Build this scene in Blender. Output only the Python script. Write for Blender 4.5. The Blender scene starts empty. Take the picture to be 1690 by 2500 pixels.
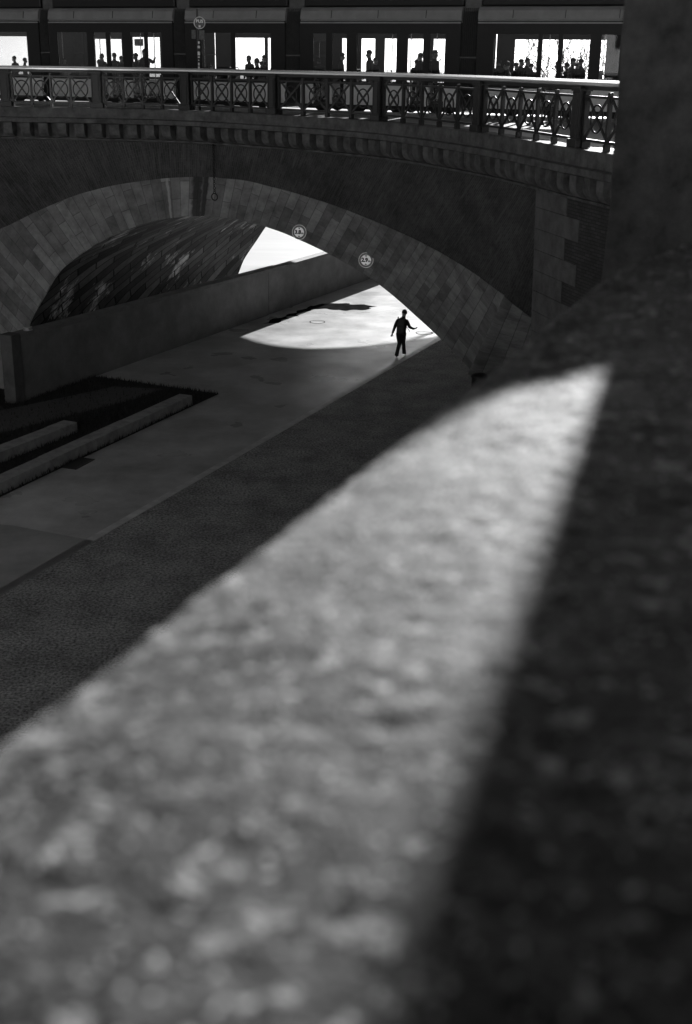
import bpy, bmesh, math, random
from mathutils import Vector, Matrix, Euler, noise
R = math.radians
V = Vector
rnd = random.Random(7)
scene = bpy.context.scene
COL = scene.collection

# ------------------------------------------------------------------ camera
F, CX, CY, HOR, ROLL, EYE = 3000.0, 845.0, 1250.0, 150.0, 0.8, 10.7   # photo pixels 1690 x 2500, metres
CAM = V((0, 0, EYE))
pitch = math.atan((CY - HOR) * math.cos(R(ROLL)) / F)
fw = V((0, math.cos(pitch), -math.sin(pitch)))
_up = V((0, math.sin(pitch), math.cos(pitch)))
_rt = V((1, 0, 0))
rt = _rt * math.cos(R(ROLL)) + _up * math.sin(R(ROLL))
up = _up * math.cos(R(ROLL)) - _rt * math.sin(R(ROLL))

def ray(x, y):
    return (fw + rt * ((x - CX) / F) - up * ((y - CY) / F)).normalized()
def proj(p):
    v = V(p) - CAM
    z = v.dot(fw)
    return CX + F * v.dot(rt) / z, CY - F * v.dot(up) / z
def onz(x, y, z=0.0):
    d = ray(x, y)
    return CAM + d * ((z - EYE) / d.z)
def onplane(x, y, p0, n):
    d = ray(x, y)
    return CAM + d * ((p0 - CAM).dot(n) / d.dot(n))

cam = bpy.data.cameras.new('camera')
cam.sensor_fit = 'VERTICAL'
cam.sensor_height = 37.13
cam.lens = 37.13 * F / 2500
cam.clip_start = 0.05
cam.clip_end = 5000
cam.dof.use_dof = True
cam.dof.focus_distance = 44.0
cam.dof.aperture_fstop = 2.6
co = bpy.data.objects.new('camera', cam)
COL.objects.link(co)
co.matrix_world = Matrix(((rt.x, up.x, -fw.x, CAM.x), (rt.y, up.y, -fw.y, CAM.y), (rt.z, up.z, -fw.z, CAM.z), (0, 0, 0, 1)))
scene.camera = co

# ------------------------------------------------------------------ light
AZ, EL = 15.5, 15.5
SUN = V((math.sin(R(AZ)) * math.cos(R(EL)), math.cos(R(AZ)) * math.cos(R(EL)), math.sin(R(EL))))
sl = bpy.data.lights.new('sun', 'SUN')
sl.energy = 5.0
sl.angle = R(0.53)
sl.color = (1, 1, 1)
so = bpy.data.objects.new('sun', sl)
COL.objects.link(so)
so.location = SUN * 200
so.rotation_euler = SUN.to_track_quat('Z', 'Y').to_euler()
world = bpy.data.worlds.new('World')
scene.world = world
world.use_nodes = True
nt = world.node_tree
bg = nt.nodes['Background']
sky = nt.nodes.new('ShaderNodeTexSky')
sky.sky_type = 'NISHITA'
sky.sun_disc = False
sky.sun_elevation = R(EL)
sky.sun_rotation = R(AZ)
sky.air_density = 0.29
sky.dust_density = 0.8
sky.ozone_density = 1.0
sep = nt.nodes.new('ShaderNodeSeparateColor')      # black-and-white film behind a red filter: the red part of the sky's light
nt.links.new(sky.outputs[0], sep.inputs[0])
nt.links.new(sep.outputs[0], bg.inputs[0])
bg.inputs[1].default_value = 0.05
scene.view_settings.view_transform = 'Standard'
scene.view_settings.look = 'None'
scene.view_settings.exposure = 1.25
scene.view_settings.gamma = 1
scene.cycles.use_denoising = True
scene.cycles.use_adaptive_sampling = False
scene.cycles.max_bounces = 8
scene.cycles.transparent_max_bounces = 24
scene.cycles.sample_clamp_indirect = 0.6
scene.cycles.blur_glossy = 1.0

# ------------------------------------------------------------------ materials
MATS = {}
def g(v):
    return (v, v, v, 1)
def mat(name, v, var=0.3, scale=3.0, rough=0.8, bump=0.0, bscale=None, spec=0.5, metal=0.0, detail=6, stretch=None, uv=False):
    if name in MATS:
        return MATS[name]
    m = bpy.data.materials.new(name)
    m.use_nodes = True
    n, l = m.node_tree.nodes, m.node_tree.links
    b = n['Principled BSDF']
    b.inputs['Roughness'].default_value = rough
    b.inputs['Specular IOR Level'].default_value = spec
    b.inputs['Metallic'].default_value = metal
    tc = n.new('ShaderNodeTexCoord')
    src = tc.outputs['UV' if uv else 'Object']
    if stretch:
        mp = n.new('ShaderNodeMapping')
        mp.inputs['Scale'].default_value = stretch
        l.new(src, mp.inputs[0])
        src = mp.outputs[0]
    t = n.new('ShaderNodeTexNoise')
    t.inputs['Scale'].default_value = scale
    t.inputs['Detail'].default_value = detail
    t.inputs['Roughness'].default_value = 0.65
    l.new(src, t.inputs['Vector'])
    rp = n.new('ShaderNodeValToRGB')
    rp.color_ramp.elements[0].position = 0.3
    rp.color_ramp.elements[1].position = 0.7
    rp.color_ramp.elements[0].color = g(v * (1 - var))
    rp.color_ramp.elements[1].color = g(min(1, v * (1 + var)))
    l.new(t.outputs['Fac'], rp.inputs[0])
    l.new(rp.outputs[0], b.inputs['Base Color'])
    if bump:
        t2 = n.new('ShaderNodeTexNoise')
        t2.inputs['Scale'].default_value = bscale or scale * 6
        t2.inputs['Detail'].default_value = 8
        l.new(src, t2.inputs['Vector'])
        bp = n.new('ShaderNodeBump')
        bp.inputs['Strength'].default_value = bump
        bp.inputs['Distance'].default_value = 0.02
        l.new(t2.outputs['Fac'], bp.inputs['Height'])
        l.new(bp.outputs[0], b.inputs['Normal'])
    MATS[name] = m
    return m

def masonry(name, v1, v2, mortar, bw, bh, rot=0.0, var=0.5, msize=0.012, rough=0.85, streak=None, stain=0.5, spec=0.4, bumpd=0.02, nscale=1.2, lime=0.0, patch=0.0):
    """stones laid in UV metres: brick pattern, a tone per stone, mortar, weather stains"""
    m = bpy.data.materials.new(name)
    m.use_nodes = True
    n, l = m.node_tree.nodes, m.node_tree.links
    b = n['Principled BSDF']
    b.inputs['Roughness'].default_value = rough
    b.inputs['Specular IOR Level'].default_value = spec
    tc = n.new('ShaderNodeTexCoord')
    mp = n.new('ShaderNodeMapping')
    mp.inputs['Rotation'].default_value = (0, 0, rot)
    l.new(tc.outputs['UV'], mp.inputs[0])
    wob = n.new('ShaderNodeTexNoise')
    wob.inputs['Scale'].default_value = 2.0
    l.new(tc.outputs['UV'], wob.inputs['Vector'])
    mx0 = n.new('ShaderNodeMix')
    mx0.data_type = 'VECTOR'
    mx0.inputs[0].default_value = 0.03
    l.new(mp.outputs[0], mx0.inputs[4])
    l.new(wob.outputs['Color'], mx0.inputs[5])
    br = n.new('ShaderNodeTexBrick')
    br.inputs['Scale'].default_value = 1.0
    br.inputs['Brick Width'].default_value = bw
    br.inputs['Row Height'].default_value = bh
    br.inputs['Mortar Size'].default_value = msize
    br.inputs['Mortar Smooth'].default_value = 0.3
    br.inputs['Color1'].default_value = g(v1)
    br.inputs['Color2'].default_value = g(v2)
    br.inputs['Mortar'].default_value = g(mortar)
    l.new(mx0.outputs[1], br.inputs['Vector'])
    ns = n.new('ShaderNodeTexNoise')
    ns.inputs['Scale'].default_value = nscale
    ns.inputs['Detail'].default_value = 9
    ns.inputs['Roughness'].default_value = 0.7
    l.new(tc.outputs['UV'], ns.inputs['Vector'])
    rp = n.new('ShaderNodeValToRGB')
    rp.color_ramp.elements[0].position = 0.32
    rp.color_ramp.elements[1].position = 0.62
    rp.color_ramp.elements[0].color = g(1 - stain)
    rp.color_ramp.elements[1].color = g(1)
    l.new(ns.outputs['Fac'], rp.inputs[0])
    mul = n.new('ShaderNodeMix')
    mul.data_type = 'RGBA'
    mul.blend_type = 'MULTIPLY'
    mul.inputs[0].default_value = 1
    l.new(br.outputs['Color'], mul.inputs[6])
    l.new(rp.outputs[0], mul.inputs[7])
    out = mul.outputs[2]
    if patch:
        m3 = n.new('ShaderNodeMapping'); m3.inputs['Rotation'].default_value = (0, 0, rot); m3.inputs['Scale'].default_value = (.34, .55, 1)
        l.new(tc.outputs['UV'], m3.inputs[0])
        n3 = n.new('ShaderNodeTexNoise'); n3.inputs['Scale'].default_value = 1.0; n3.inputs['Detail'].default_value = 6; n3.inputs['Roughness'].default_value = .7
        l.new(m3.outputs[0], n3.inputs['Vector'])
        q3 = n.new('ShaderNodeValToRGB'); q3.color_ramp.elements[0].position = .56; q3.color_ramp.elements[1].position = .66
        q3.color_ramp.elements[0].color = g(0); q3.color_ramp.elements[1].color = g(1)
        l.new(n3.outputs['Fac'], q3.inputs[0])
        inv = n.new('ShaderNodeMath'); inv.operation = 'SUBTRACT'; inv.inputs[0].default_value = 1.0; l.new(br.outputs['Fac'], inv.inputs[1])
        mu3 = n.new('ShaderNodeMath'); mu3.operation = 'MULTIPLY'; l.new(q3.outputs[0], mu3.inputs[0]); l.new(inv.outputs[0], mu3.inputs[1])
        x3 = n.new('ShaderNodeMix'); x3.data_type = 'RGBA'; l.new(mu3.outputs[0], x3.inputs[0]); l.new(out, x3.inputs[6]); x3.inputs[7].default_value = g(patch)
        out = x3.outputs[2]
    if lime:
        m2 = n.new('ShaderNodeMapping'); m2.inputs['Scale'].default_value = (9.0, .55, 1)
        l.new(tc.outputs['UV'], m2.inputs[0])
        n2 = n.new('ShaderNodeTexNoise'); n2.inputs['Scale'].default_value = 1.0; n2.inputs['Detail'].default_value = 5; n2.inputs['Roughness'].default_value = .75
        l.new(m2.outputs[0], n2.inputs['Vector'])
        q2 = n.new('ShaderNodeValToRGB'); q2.color_ramp.elements[0].position = .52; q2.color_ramp.elements[1].position = .72
        q2.color_ramp.elements[0].color = g(0); q2.color_ramp.elements[1].color = g(.8)
        l.new(n2.outputs['Fac'], q2.inputs[0])
        x2 = n.new('ShaderNodeMix'); x2.data_type = 'RGBA'; l.new(q2.outputs[0], x2.inputs[0]); l.new(out, x2.inputs[6]); x2.inputs[7].default_value = g(lime)
        out = x2.outputs[2]
    if streak:
        sx = n.new('ShaderNodeSeparateXYZ')
        l.new(tc.outputs['UV'], sx.inputs[0])
        for (u0, wid, val, wig) in streak:
            a = n.new('ShaderNodeTexNoise')
            a.noise_dimensions = '2D'
            a.inputs['Scale'].default_value = 3.0
            a.inputs['Detail'].default_value = 6
            l.new(tc.outputs['UV'], a.inputs['Vector'])
            ma = n.new('ShaderNodeMath'); ma.operation = 'MULTIPLY_ADD'
            ma.inputs[1].default_value = wig; ma.inputs[2].default_value = -u0 - wig * 0.5
            l.new(a.outputs['Fac'], ma.inputs[0])
            ad = n.new('ShaderNodeMath'); ad.operation = 'ADD'
            l.new(sx.outputs[0], ad.inputs[0]); l.new(ma.outputs[0], ad.inputs[1])
            ab = n.new('ShaderNodeMath'); ab.operation = 'ABSOLUTE'
            l.new(ad.outputs[0], ab.inputs[0])
            mr = n.new('ShaderNodeMapRange')
            mr.inputs[1].default_value = wid * 0.5; mr.inputs[2].default_value = wid
            mr.inputs[3].default_value = 0.85; mr.inputs[4].default_value = 0
            l.new(ab.outputs[0], mr.inputs[0])
            mx = n.new('ShaderNodeMix'); mx.data_type = 'RGBA'
            l.new(mr.outputs[0], mx.inputs[0]); l.new(out, mx.inputs[6])
            mx.inputs[7].default_value = g(val)
            out = mx.outputs[2]
    l.new(out, b.inputs['Base Color'])
    h = n.new('ShaderNodeMath'); h.operation = 'MULTIPLY_ADD'
    h.inputs[1].default_value = -0.8
    l.new(br.outputs['Fac'], h.inputs[0]); l.new(ns.outputs['Fac'], h.inputs[2])
    bp = n.new('ShaderNodeBump')
    bp.inputs['Strength'].default_value = 0.8
    bp.inputs['Distance'].default_value = bumpd
    l.new(h.outputs[0], bp.inputs['Height'])
    l.new(bp.outputs[0], b.inputs['Normal'])
    return m

# ------------------------------------------------------------------ mesh helpers
def wloc(o):
    p = V((0, 0, 0))
    while o is not None:
        p += o.location
        o = o.parent
    return p

class MB:
    def __init__(s):
        s.v, s.f, s.uv, s.mi = [], [], {}, {}
    def face(s, pts, uv=None, mi=0):
        i = len(s.v)
        s.v += [V(p) for p in pts]
        s.f.append(tuple(range(i, i + len(pts))))
        if uv: s.uv[len(s.f) - 1] = uv
        if mi: s.mi[len(s.f) - 1] = mi
        return s
    def grid(s, P, UV=None, wrap=False, flip=False, mi=0):
        i0, m = len(s.v), len(P[0])
        for row in P:
            s.v += [V(p) for p in row]
        for a in range(len(P) - 1):
            for b in range(m if wrap else m - 1):
                c = (b + 1) % m
                q = [(a, b), (a, c), (a + 1, c), (a + 1, b)]
                if flip: q.reverse()
                s.f.append(tuple(i0 + x * m + y for x, y in q))
                if UV: s.uv[len(s.f) - 1] = [UV[x][y] for x, y in q]
                if mi: s.mi[len(s.f) - 1] = mi
        return s
    def box(s, c, d, rz=0.0, ry=0.0, rx=0.0):
        M = Euler((rx, ry, rz)).to_matrix()
        p = [V(c) + M @ V((x * d[0] / 2, y * d[1] / 2, z * d[2] / 2)) for z in (-1, 1) for y in (-1, 1) for x in (-1, 1)]
        i = len(s.v)
        s.v += p
        for q in ((0, 2, 3, 1), (4, 5, 7, 6), (0, 1, 5, 4), (2, 6, 7, 3), (0, 4, 6, 2), (1, 3, 7, 5)):
            s.f.append(tuple(i + k for k in q))
        return s
    def tube(s, pts, rad, n=8, cap=True):
        pts = [V(p) for p in pts]
        if not isinstance(rad, (list, tuple)): rad = [rad] * len(pts)
        rows = []
        ref = None
        for k, p in enumerate(pts):
            t = (pts[min(k + 1, len(pts) - 1)] - pts[max(k - 1, 0)]).normalized()
            if ref is None:
                ref = V((0, 0, 1)) if abs(t.z) < 0.9 else V((1, 0, 0))
            a = t.cross(ref).normalized()
            b = a.cross(t)
            ref = b
            rows.append([p + (a * math.cos(2 * math.pi * j / n) + b * math.sin(2 * math.pi * j / n)) * rad[k] for j in range(n)])
        s.grid(rows, wrap=True)
        if cap:
            s.face(list(reversed(rows[0]))); s.face(rows[-1])
        return s
    def ring(s, c, r, t, ax, ay, n=24, m=6):
        """torus round centre c in the plane ax, ay"""
        az = ax.cross(ay)
        rows = []
        for i in range(n + 1):
            a = 2 * math.pi * i / n
            d = ax * math.cos(a) + ay * math.sin(a)
            rows.append([V(c) + d * r + (d * math.cos(2 * math.pi * j / m) + az * math.sin(2 * math.pi * j / m)) * t for j in range(m)])
        return s.grid(rows, wrap=True)
    def disc(s, c, r, ax, ay, th, n=32):
        az = ax.cross(ay)
        A = [V(c) + (ax * math.cos(2 * math.pi * i / n) + ay * math.sin(2 * math.pi * i / n)) * r for i in range(n)]
        B = [p + az * th for p in A]
        s.grid([A, B], wrap=True)
        s.face(list(reversed(A))); s.face(B)
        return s
    def prism(s, poly, z0, z1):
        A = [V((p[0], p[1], z0)) for p in poly]
        B = [V((p[0], p[1], z1)) for p in poly]
        s.grid([A, B], wrap=True)
        s.face(list(reversed(A))); s.face(B)
        return s
    def build(s, name, m, parent=None, smooth=False, bevel=0.0, local=False):
        o0 = V((0, 0, 0)) if (local or parent is None) else wloc(parent)
        me = bpy.data.meshes.new(name)
        me.from_pydata([v - o0 for v in s.v], [], s.f)
        ms = m if isinstance(m, (list, tuple)) else [m]
        for x in ms: me.materials.append(x)
        if s.uv:
            ul = me.uv_layers.new(name='UVMap')
            for pi, uvs in s.uv.items():
                for k, li in enumerate(me.polygons[pi].loop_indices):
                    ul.data[li].uv = uvs[k]
        for pi, mi in s.mi.items():
            me.polygons[pi].material_index = mi
        if bevel:
            bm = bmesh.new(); bm.from_mesh(me)
            bmesh.ops.remove_doubles(bm, verts=bm.verts, dist=1e-5)
            bmesh.ops.recalc_face_normals(bm, faces=bm.faces)
            bmesh.ops.bevel(bm, geom=[e for e in bm.edges if e.is_manifold and e.calc_face_angle(0) > 0.5], offset=bevel, segments=2, affect='EDGES', profile=0.5)
            bm.to_mesh(me); bm.free()
        if smooth:
            for p in me.polygons: p.use_smooth = True
        me.update()
        o = bpy.data.objects.new(name, me)
        COL.objects.link(o)
        if parent is not None: o.parent = parent
        return o

def tag(o, label=None, cat=None, group=None, kind=None):
    if label: o['label'] = label
    if cat: o['category'] = cat
    if group: o['group'] = group
    if kind: o['kind'] = kind
    return o
def thing(name, loc, label, cat, group=None, rz=0.0):
    o = bpy.data.objects.new(name, None)
    o.empty_display_size = 0.2
    COL.objects.link(o)
    o.location = loc
    o.rotation_euler = (0, 0, rz)
    return tag(o, label, cat, group)
def text_mesh(body, size, offset=0.0, extrude=0.004):
    c = bpy.data.curves.new('t', 'FONT')
    c.body = body; c.size = size; c.align_x = 'CENTER'; c.align_y = 'CENTER'; c.offset = offset; c.extrude = extrude
    o = bpy.data.objects.new('t', c)
    COL.objects.link(o)
    bpy.context.view_layer.update()
    me = bpy.data.meshes.new_from_object(o.evaluated_get(bpy.context.evaluated_depsgraph_get()))
    bpy.data.objects.remove(o); bpy.data.curves.remove(c)
    return me
def put_text(name, body, size, m, parent, M, offset=0.0):
    me = text_mesh(body, size, offset)
    me.transform(M)
    me.materials.clear(); me.materials.append(m)
    o = bpy.data.objects.new(name, me)
    COL.objects.link(o)
    o.parent = parent
    return o
def interp(x, X, Y):
    if x <= X[0]: return Y[0]
    for i in range(len(X) - 1):
        if x <= X[i + 1]:
            return Y[i] + (Y[i + 1] - Y[i]) * (x - X[i]) / (X[i + 1] - X[i])
    return Y[-1]
def catmull(pts, n):
    out = []
    for i in range(len(pts) - 1):
        p0 = pts[max(i - 1, 0)]; p1 = pts[i]; p2 = pts[i + 1]; p3 = pts[min(i + 2, len(pts) - 1)]
        for k in range(n):
            t = k / n
            out.append(0.5 * ((2 * p1) + (p2 - p0) * t + (2 * p0 - 5 * p1 + 4 * p2 - p3) * t * t + (3 * p1 - p0 - 3 * p2 + p3) * t ** 3))
    out.append(pts[-1].copy())
    return out

# ------------------------------------------------------------------ axes of the place
RA = R(23.5)
D = V((math.sin(RA), math.cos(RA), 0))        # along the quay road, under the bridge
LT = V((math.cos(RA), -math.sin(RA), 0))      # along the bridge
UP = V((0, 0, 1))
DECK = 8.85
SILL = 8.95
P0 = V((4.66, 44.02, 0))
W = 19.0
_ac = {'v': 0}

M_iron = mat('black painted iron', 0.012, 0.4, 8, 0.35, 0.1, 60)
M_stone = mat('weathered limestone', 0.16, 0.55, 1.6, 0.85, 0.7, 14)
M_cornice = mat('sooty limestone', 0.11, 0.6, 2.5, 0.85, 0.8, 18)
M_black = mat('black', 0.006, 0.2, 5, 0.6)

# ---- plan of the flared parapet line
Rk = [V(p).to_3d() for p in ((-60, 64), (-22, 50.2), (-13, 48.5), (-9.5, 48.15), (-6.2, 47.3), (-2.75, 44.6), (0.86, 40.5), (3.45, 34.6), (4.95, 28.9), (5.55, 26.6), (7.1, 20.0))]
RC = catmull(Rk, 24)
RS = [0.0]
for i in range(1, len(RC)): RS.append(RS[-1] + (RC[i] - RC[i - 1]).length)
def rpt(s):
    lo, hi = 0, len(RS) - 1
    s = max(0, min(s, RS[-1] - 1e-6))
    while hi - lo > 1:
        m_ = (lo + hi) // 2
        if RS[m_] <= s: lo = m_
        else: hi = m_
    t = (s - RS[lo]) / (RS[hi] - RS[lo])
    p = RC[lo].lerp(RC[hi], t)
    a = (RC[min(lo + 1, len(RC) - 1)] - RC[max(lo - 1, 0)]).normalized()
    b = (RC[min(hi + 1, len(RC) - 1)] - RC[lo]).normalized()
    tg = a.lerp(b, t).normalized()
    return p, tg, V((tg.y, -tg.x, 0)) * 1.0      # outward (towards the quay)
def roff(s, o, z):
    p, t, n_ = rpt(s)
    return V((p.x + n_.x * o, p.y + n_.y * o, z))
def s_at(px, o, z):
    lo, hi = 0.0, RS[-1]
    for _ in range(60):
        m_ = (lo + hi) / 2
        if proj(roff(m_, o, z))[0] < px: lo = m_
        else: hi = m_
    return (lo + hi) / 2

# ------------------------------------------------------------------ ground
M_lane = mat('smooth grey concrete', 0.50, 0.45, 0.45, 0.4, 0.25, 40, spec=0.5, detail=9)
M_asph = mat('coarse asphalt', 0.40, 0.75, 17.0, 0.85, 0.25, 90, spec=0.3, detail=2)
GX = 1800
_n, _l = M_lane.node_tree.nodes, M_lane.node_tree.links
_t = _n.new('ShaderNodeTexNoise'); _t.inputs['Scale'].default_value = .55; _t.inputs['Detail'].default_value = 6
_r = _n.new('ShaderNodeMapRange'); _r.inputs[1].default_value = .35; _r.inputs[2].default_value = .65; _r.inputs[3].default_value = .27; _r.inputs[4].default_value = .38
_l.new(_n['Texture Coordinate'].outputs['Object'], _t.inputs['Vector']); _l.new(_t.outputs['Fac'], _r.inputs[0]); _l.new(_r.outputs[0], _n['Principled BSDF'].inputs['Roughness'])
def sheet(name, poly, z, m, label=None, cat=None, kind='structure'):
    o = MB().face([V((p[0], p[1], z)) for p in poly]).build(name, m)
    return tag(o, label, cat, None, kind)
def linept(a, b, t): return a + (b - a) * t
ra, rb = onz(232, 1320), onz(955, 900)
rdir = (rb - ra).normalized()
rA = ra - rdir * 45; rB = rb + rdir * 26
rn = V((rdir.y, -rdir.x, 0))
_n, _l = M_asph.node_tree.nodes, M_asph.node_tree.links
_t = _n.new('ShaderNodeTexNoise'); _t.inputs['Scale'].default_value = .8; _t.inputs['Detail'].default_value = 9; _t.inputs['Roughness'].default_value = .7
_l.new(_n['Texture Coordinate'].outputs['Object'], _t.inputs['Vector'])
_q = _n.new('ShaderNodeValToRGB'); _q.color_ramp.elements[0].position = .33; _q.color_ramp.elements[1].position = .6; _q.color_ramp.elements[0].color = g(.5); _q.color_ramp.elements[1].color = g(1)
_l.new(_t.outputs['Fac'], _q.inputs[0])
_x = _n.new('ShaderNodeMix'); _x.data_type = 'RGBA'; _x.blend_type = 'MULTIPLY'; _x.inputs[0].default_value = 1
_src = _n['Principled BSDF'].inputs['Base Color'].links[0].from_socket
_l.new(_src, _x.inputs[6]); _l.new(_q.outputs[0], _x.inputs[7]); _l.new(_x.outputs[2], _n['Principled BSDF'].inputs['Base Color'])
sheet('pavement', [(rA.x, rA.y), (rA.x + 30, rA.y), (rB.x + 14, rB.y), (rB.x, rB.y)], 0.004, M_asph)
_b0, _b1 = onz(232, 919), onz(907, 680)
_wd = (_b1 - _b0).normalized(); _wn = V((-_wd.y, _wd.x, 0))
gA = _b0 - _wd * 60 + _wn * .2; gB = _b0 + _wd * 300 + _wn * .2
sheet('ground', [(gA.x, gA.y), (gA.x - 10, -300), (GX, -300), (GX, GX), (gB.x + 500, GX), (gB.x, gB.y)], 0.0, M_lane)
M_water = mat('silty river water', .55, .12, .25, .32, .5, 2.2, spec=.6, stretch=(.35, 1.6, 1))
sheet('river', [(-GX, -300), (GX, -300), (GX, GX), (-GX, GX)], -1.35, M_water)
# thin concrete edging along the lane
MB().face([rA - rn * .24 + UP * .004, rA - rn * .02 + UP * .004, rB - rn * .02 + UP * .004, rB - rn * .24 + UP * .004]).build('path_edge', mat('pale edging', 0.62, .3, 2, .5))['kind'] = 'structure'
# older patch of concrete lane in the lower left corner
p1, p2 = onz(30, 1283), onz(232, 1321)
sheet('road_patch', [(p1.x - 6, p1.y + 1.1), (p1.x, p1.y), (p2.x, p2.y), (p2.x - rdir.x * 20, p2.y - rdir.y * 20), (p1.x - 14, p1.y - 16)], 0.004, mat('older concrete', .40, .3, .6, .55, .4, 40))

# planting bed between the low wall and the granite blocks
bedpx = [(-80, 1000), (-80, 962), (232, 919), (535, 962), (474, 990), (-80, 1252)]
bed = [onz(x, y) for x, y in bedpx]
sheet('planting_bed', [(p.x, p.y) for p in bed], 0.004, mat('dark soil', 0.035, .5, 9, .95, 1.0, 30))
strip = [onz(x, y) for x, y in ((-80, 1080), (-80, 1020), (280, 944), (400, 950), (330, 975))]
sheet('gravel_path', [(p.x, p.y) for p in strip], 0.008, mat('grey gravel', 0.10, .5, 25, .9, 1.0, 60))
def inside(p, poly):
    c = False
    for i in range(len(poly)):
        a, b = poly[i], poly[i - 1]
        if (a.y > p.y) != (b.y > p.y) and p.x < (b.x - a.x) * (p.y - a.y) / (b.y - a.y) + a.x: c = not c
    return c
gm = MB()
mnx, mxx = min(p.x for p in bed), max(p.x for p in bed)
mny, mxy = min(p.y for p in bed), max(p.y for p in bed)
cnt = 0
while cnt < 16000:
    p = V((rnd.uniform(mnx, mxx), rnd.uniform(mny, mxy), 0))
    if not inside(p, bed): continue
    if inside(p, strip) and rnd.random() < 0.93: continue
    cnt += 1
    a = rnd.uniform(0, 6.28); h = rnd.uniform(.05, .17); w = rnd.uniform(.012, .025)
    e = V((math.cos(a), math.sin(a), 0))
    ln = V((rnd.uniform(-.05, .05), rnd.uniform(-.05, .05), h))
    gm.face([p - e * w, p + e * w, p + ln])
tag(gm.build('grass', mat('dark grass', .03, .4, 3, .7)), 'short dark grass in the bed below the low wall', 'grass', None, 'stuff')

# ------------------------------------------------------------------ the bridge
bridge = thing('stone_bridge', (0, 0, 0), 'dark stone and brick arch bridge with corbelled cornice carrying the tram', 'bridge')
Ipx = [(82, 773), (111, 723), (149, 662), (206, 616), (267, 580), (344, 549), (420, 532), (504, 527), (574, 534), (620, 545), (661, 557), (707, 574), (794, 614), (864, 652), (908, 680), (963, 723), (1017, 771), (1088, 837), (1146, 898)]
Qpx = [-330, -230, -110, 20, 140, 270, 400, 525, 615, 680, 735, 800, 920, 1010, 1070, 1150, 1230, 1312, 1345]
ZQ = 7.75
OQ = -0.38
Ik = [onplane(x, y, P0, D) for x, y in Ipx]
uz0 = Ik[0]
Ik = [uz0 - LT * 30 + V((0, 0, -uz0.z - 1.6)), uz0 - LT * 4.5 + V((0, 0, -uz0.z - 1.6)), uz0 - LT * 1.25 + V((0, 0, -uz0.z - 1.5))] + Ik + [Ik[-1] + LT * .22 + V((0, 0, -Ik[-1].z - .1)), Ik[-1] + LT * 3.2 + V((0, 0, -Ik[-1].z - .1))]
Sk = [s_at(x, OQ, ZQ) for x in Qpx]
Sk = [0.0, Sk[0] - 9, Sk[0] - 3.5] + Sk + [Sk[-1] + .35, Sk[-1] + 3.0]
NS = 10
I3 = catmull(Ik, NS)
S3 = [v.x for v in catmull([V((s, 0, 0)) for s in Sk], NS)]
Q3 = [roff(s, OQ, ZQ) for s in S3]
EXT = [(-400, 700), (-100, 600), (38, 545), (61, 532), (107, 509), (191, 475), (279, 452), (405, 435), (496, 431), (600, 440), (707, 467), (814, 500), (914, 539), (1017, 585), (1079, 618), (1150, 661), (1271, 750), (1400, 860)]
EXx, EXy = [e[0] for e in EXT], [e[1] for e in EXT]
FR = []
for a, b in zip(I3, Q3):
    f = 0.0
    while f < 0.95:
        x, y = proj(a + (b - a) * f)
        if y <= interp(x, EXx, EXy): break
        f += 0.004
    FR.append(min(max(f, 0.12), .6))
FR = [sum(FR[max(0, i - 3):i + 4]) / len(FR[max(0, i - 3):i + 4]) for i in range(len(FR))]
ua = [0.0]
for i in range(1, len(I3)): ua.append(ua[-1] + ((I3[i] + (Q3[i] - I3[i]) * FR[i]) - (I3[i - 1] + (Q3[i - 1] - I3[i - 1]) * FR[i - 1])).length)
def u_at(px, py):
    return ua[min(range(len(I3)), key=lambda i: (proj(I3[i] + (Q3[i] - I3[i]) * FR[i] * .5)[0] - px) ** 2)]
NV = 8
P, UVg = [], []
RP, RUV = [], []
TOPE = []
for i, (a, b) in enumerate(zip(I3, Q3)):
    L = (b - a).length
    outw = -D * 0.05
    row, uvr = [], []
    for k in range(NV + 1):
        f = FR[i] + (1 - FR[i]) * k / NV
        row.append(a + (b - a) * f); uvr.append((ua[i], L * f))
    P.append(row); UVg.append(uvr)
    row, uvr = [a.copy()], [(ua[i], -.05)]
    for k in range(5):
        f = FR[i] * k / 4
        row.append(a + (b - a) * f + outw); uvr.append((ua[i], L * f))
    row.append(a + (b - a) * FR[i]); uvr.append((ua[i], L * FR[i] + .05))
    RP.append(row); RUV.append(uvr)
M_brick = masonry('dark soot brick', 0.07, 0.11, 0.17, 0.26, 0.085, R(90), msize=0.008, stain=0.6, nscale=.45, lime=.18)
M_ring = masonry('pale voussoir stone', 0.24, 0.46, 0.17, 1.45, 0.42, R(90), msize=0.010, stain=0.58, nscale=1.1, streak=[(u_at(416, 480), .075, .5, .12), (u_at(478, 480), .30, .035, .35), (u_at(500, 480), .16, .04, .15)])
MB().grid(P, UVg).build('spandrel_wall', M_brick, bridge, smooth=True)
MB().grid(RP, RUV).build('arch_ring', M_ring, bridge)
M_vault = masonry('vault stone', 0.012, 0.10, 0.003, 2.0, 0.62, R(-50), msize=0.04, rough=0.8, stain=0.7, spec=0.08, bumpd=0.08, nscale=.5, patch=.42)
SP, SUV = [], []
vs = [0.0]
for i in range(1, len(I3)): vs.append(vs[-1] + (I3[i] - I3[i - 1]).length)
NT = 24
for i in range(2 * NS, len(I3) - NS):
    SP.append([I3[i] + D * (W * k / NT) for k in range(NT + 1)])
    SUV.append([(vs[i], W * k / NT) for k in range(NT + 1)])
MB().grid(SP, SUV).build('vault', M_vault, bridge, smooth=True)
FPg = [[I3[i] + D * W, V(((I3[i] + D * W).x, (I3[i] + D * W).y, DECK - .02))] for i in range(len(I3) - NS)]
far_r = I3[-1 - NS] + D * W
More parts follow.
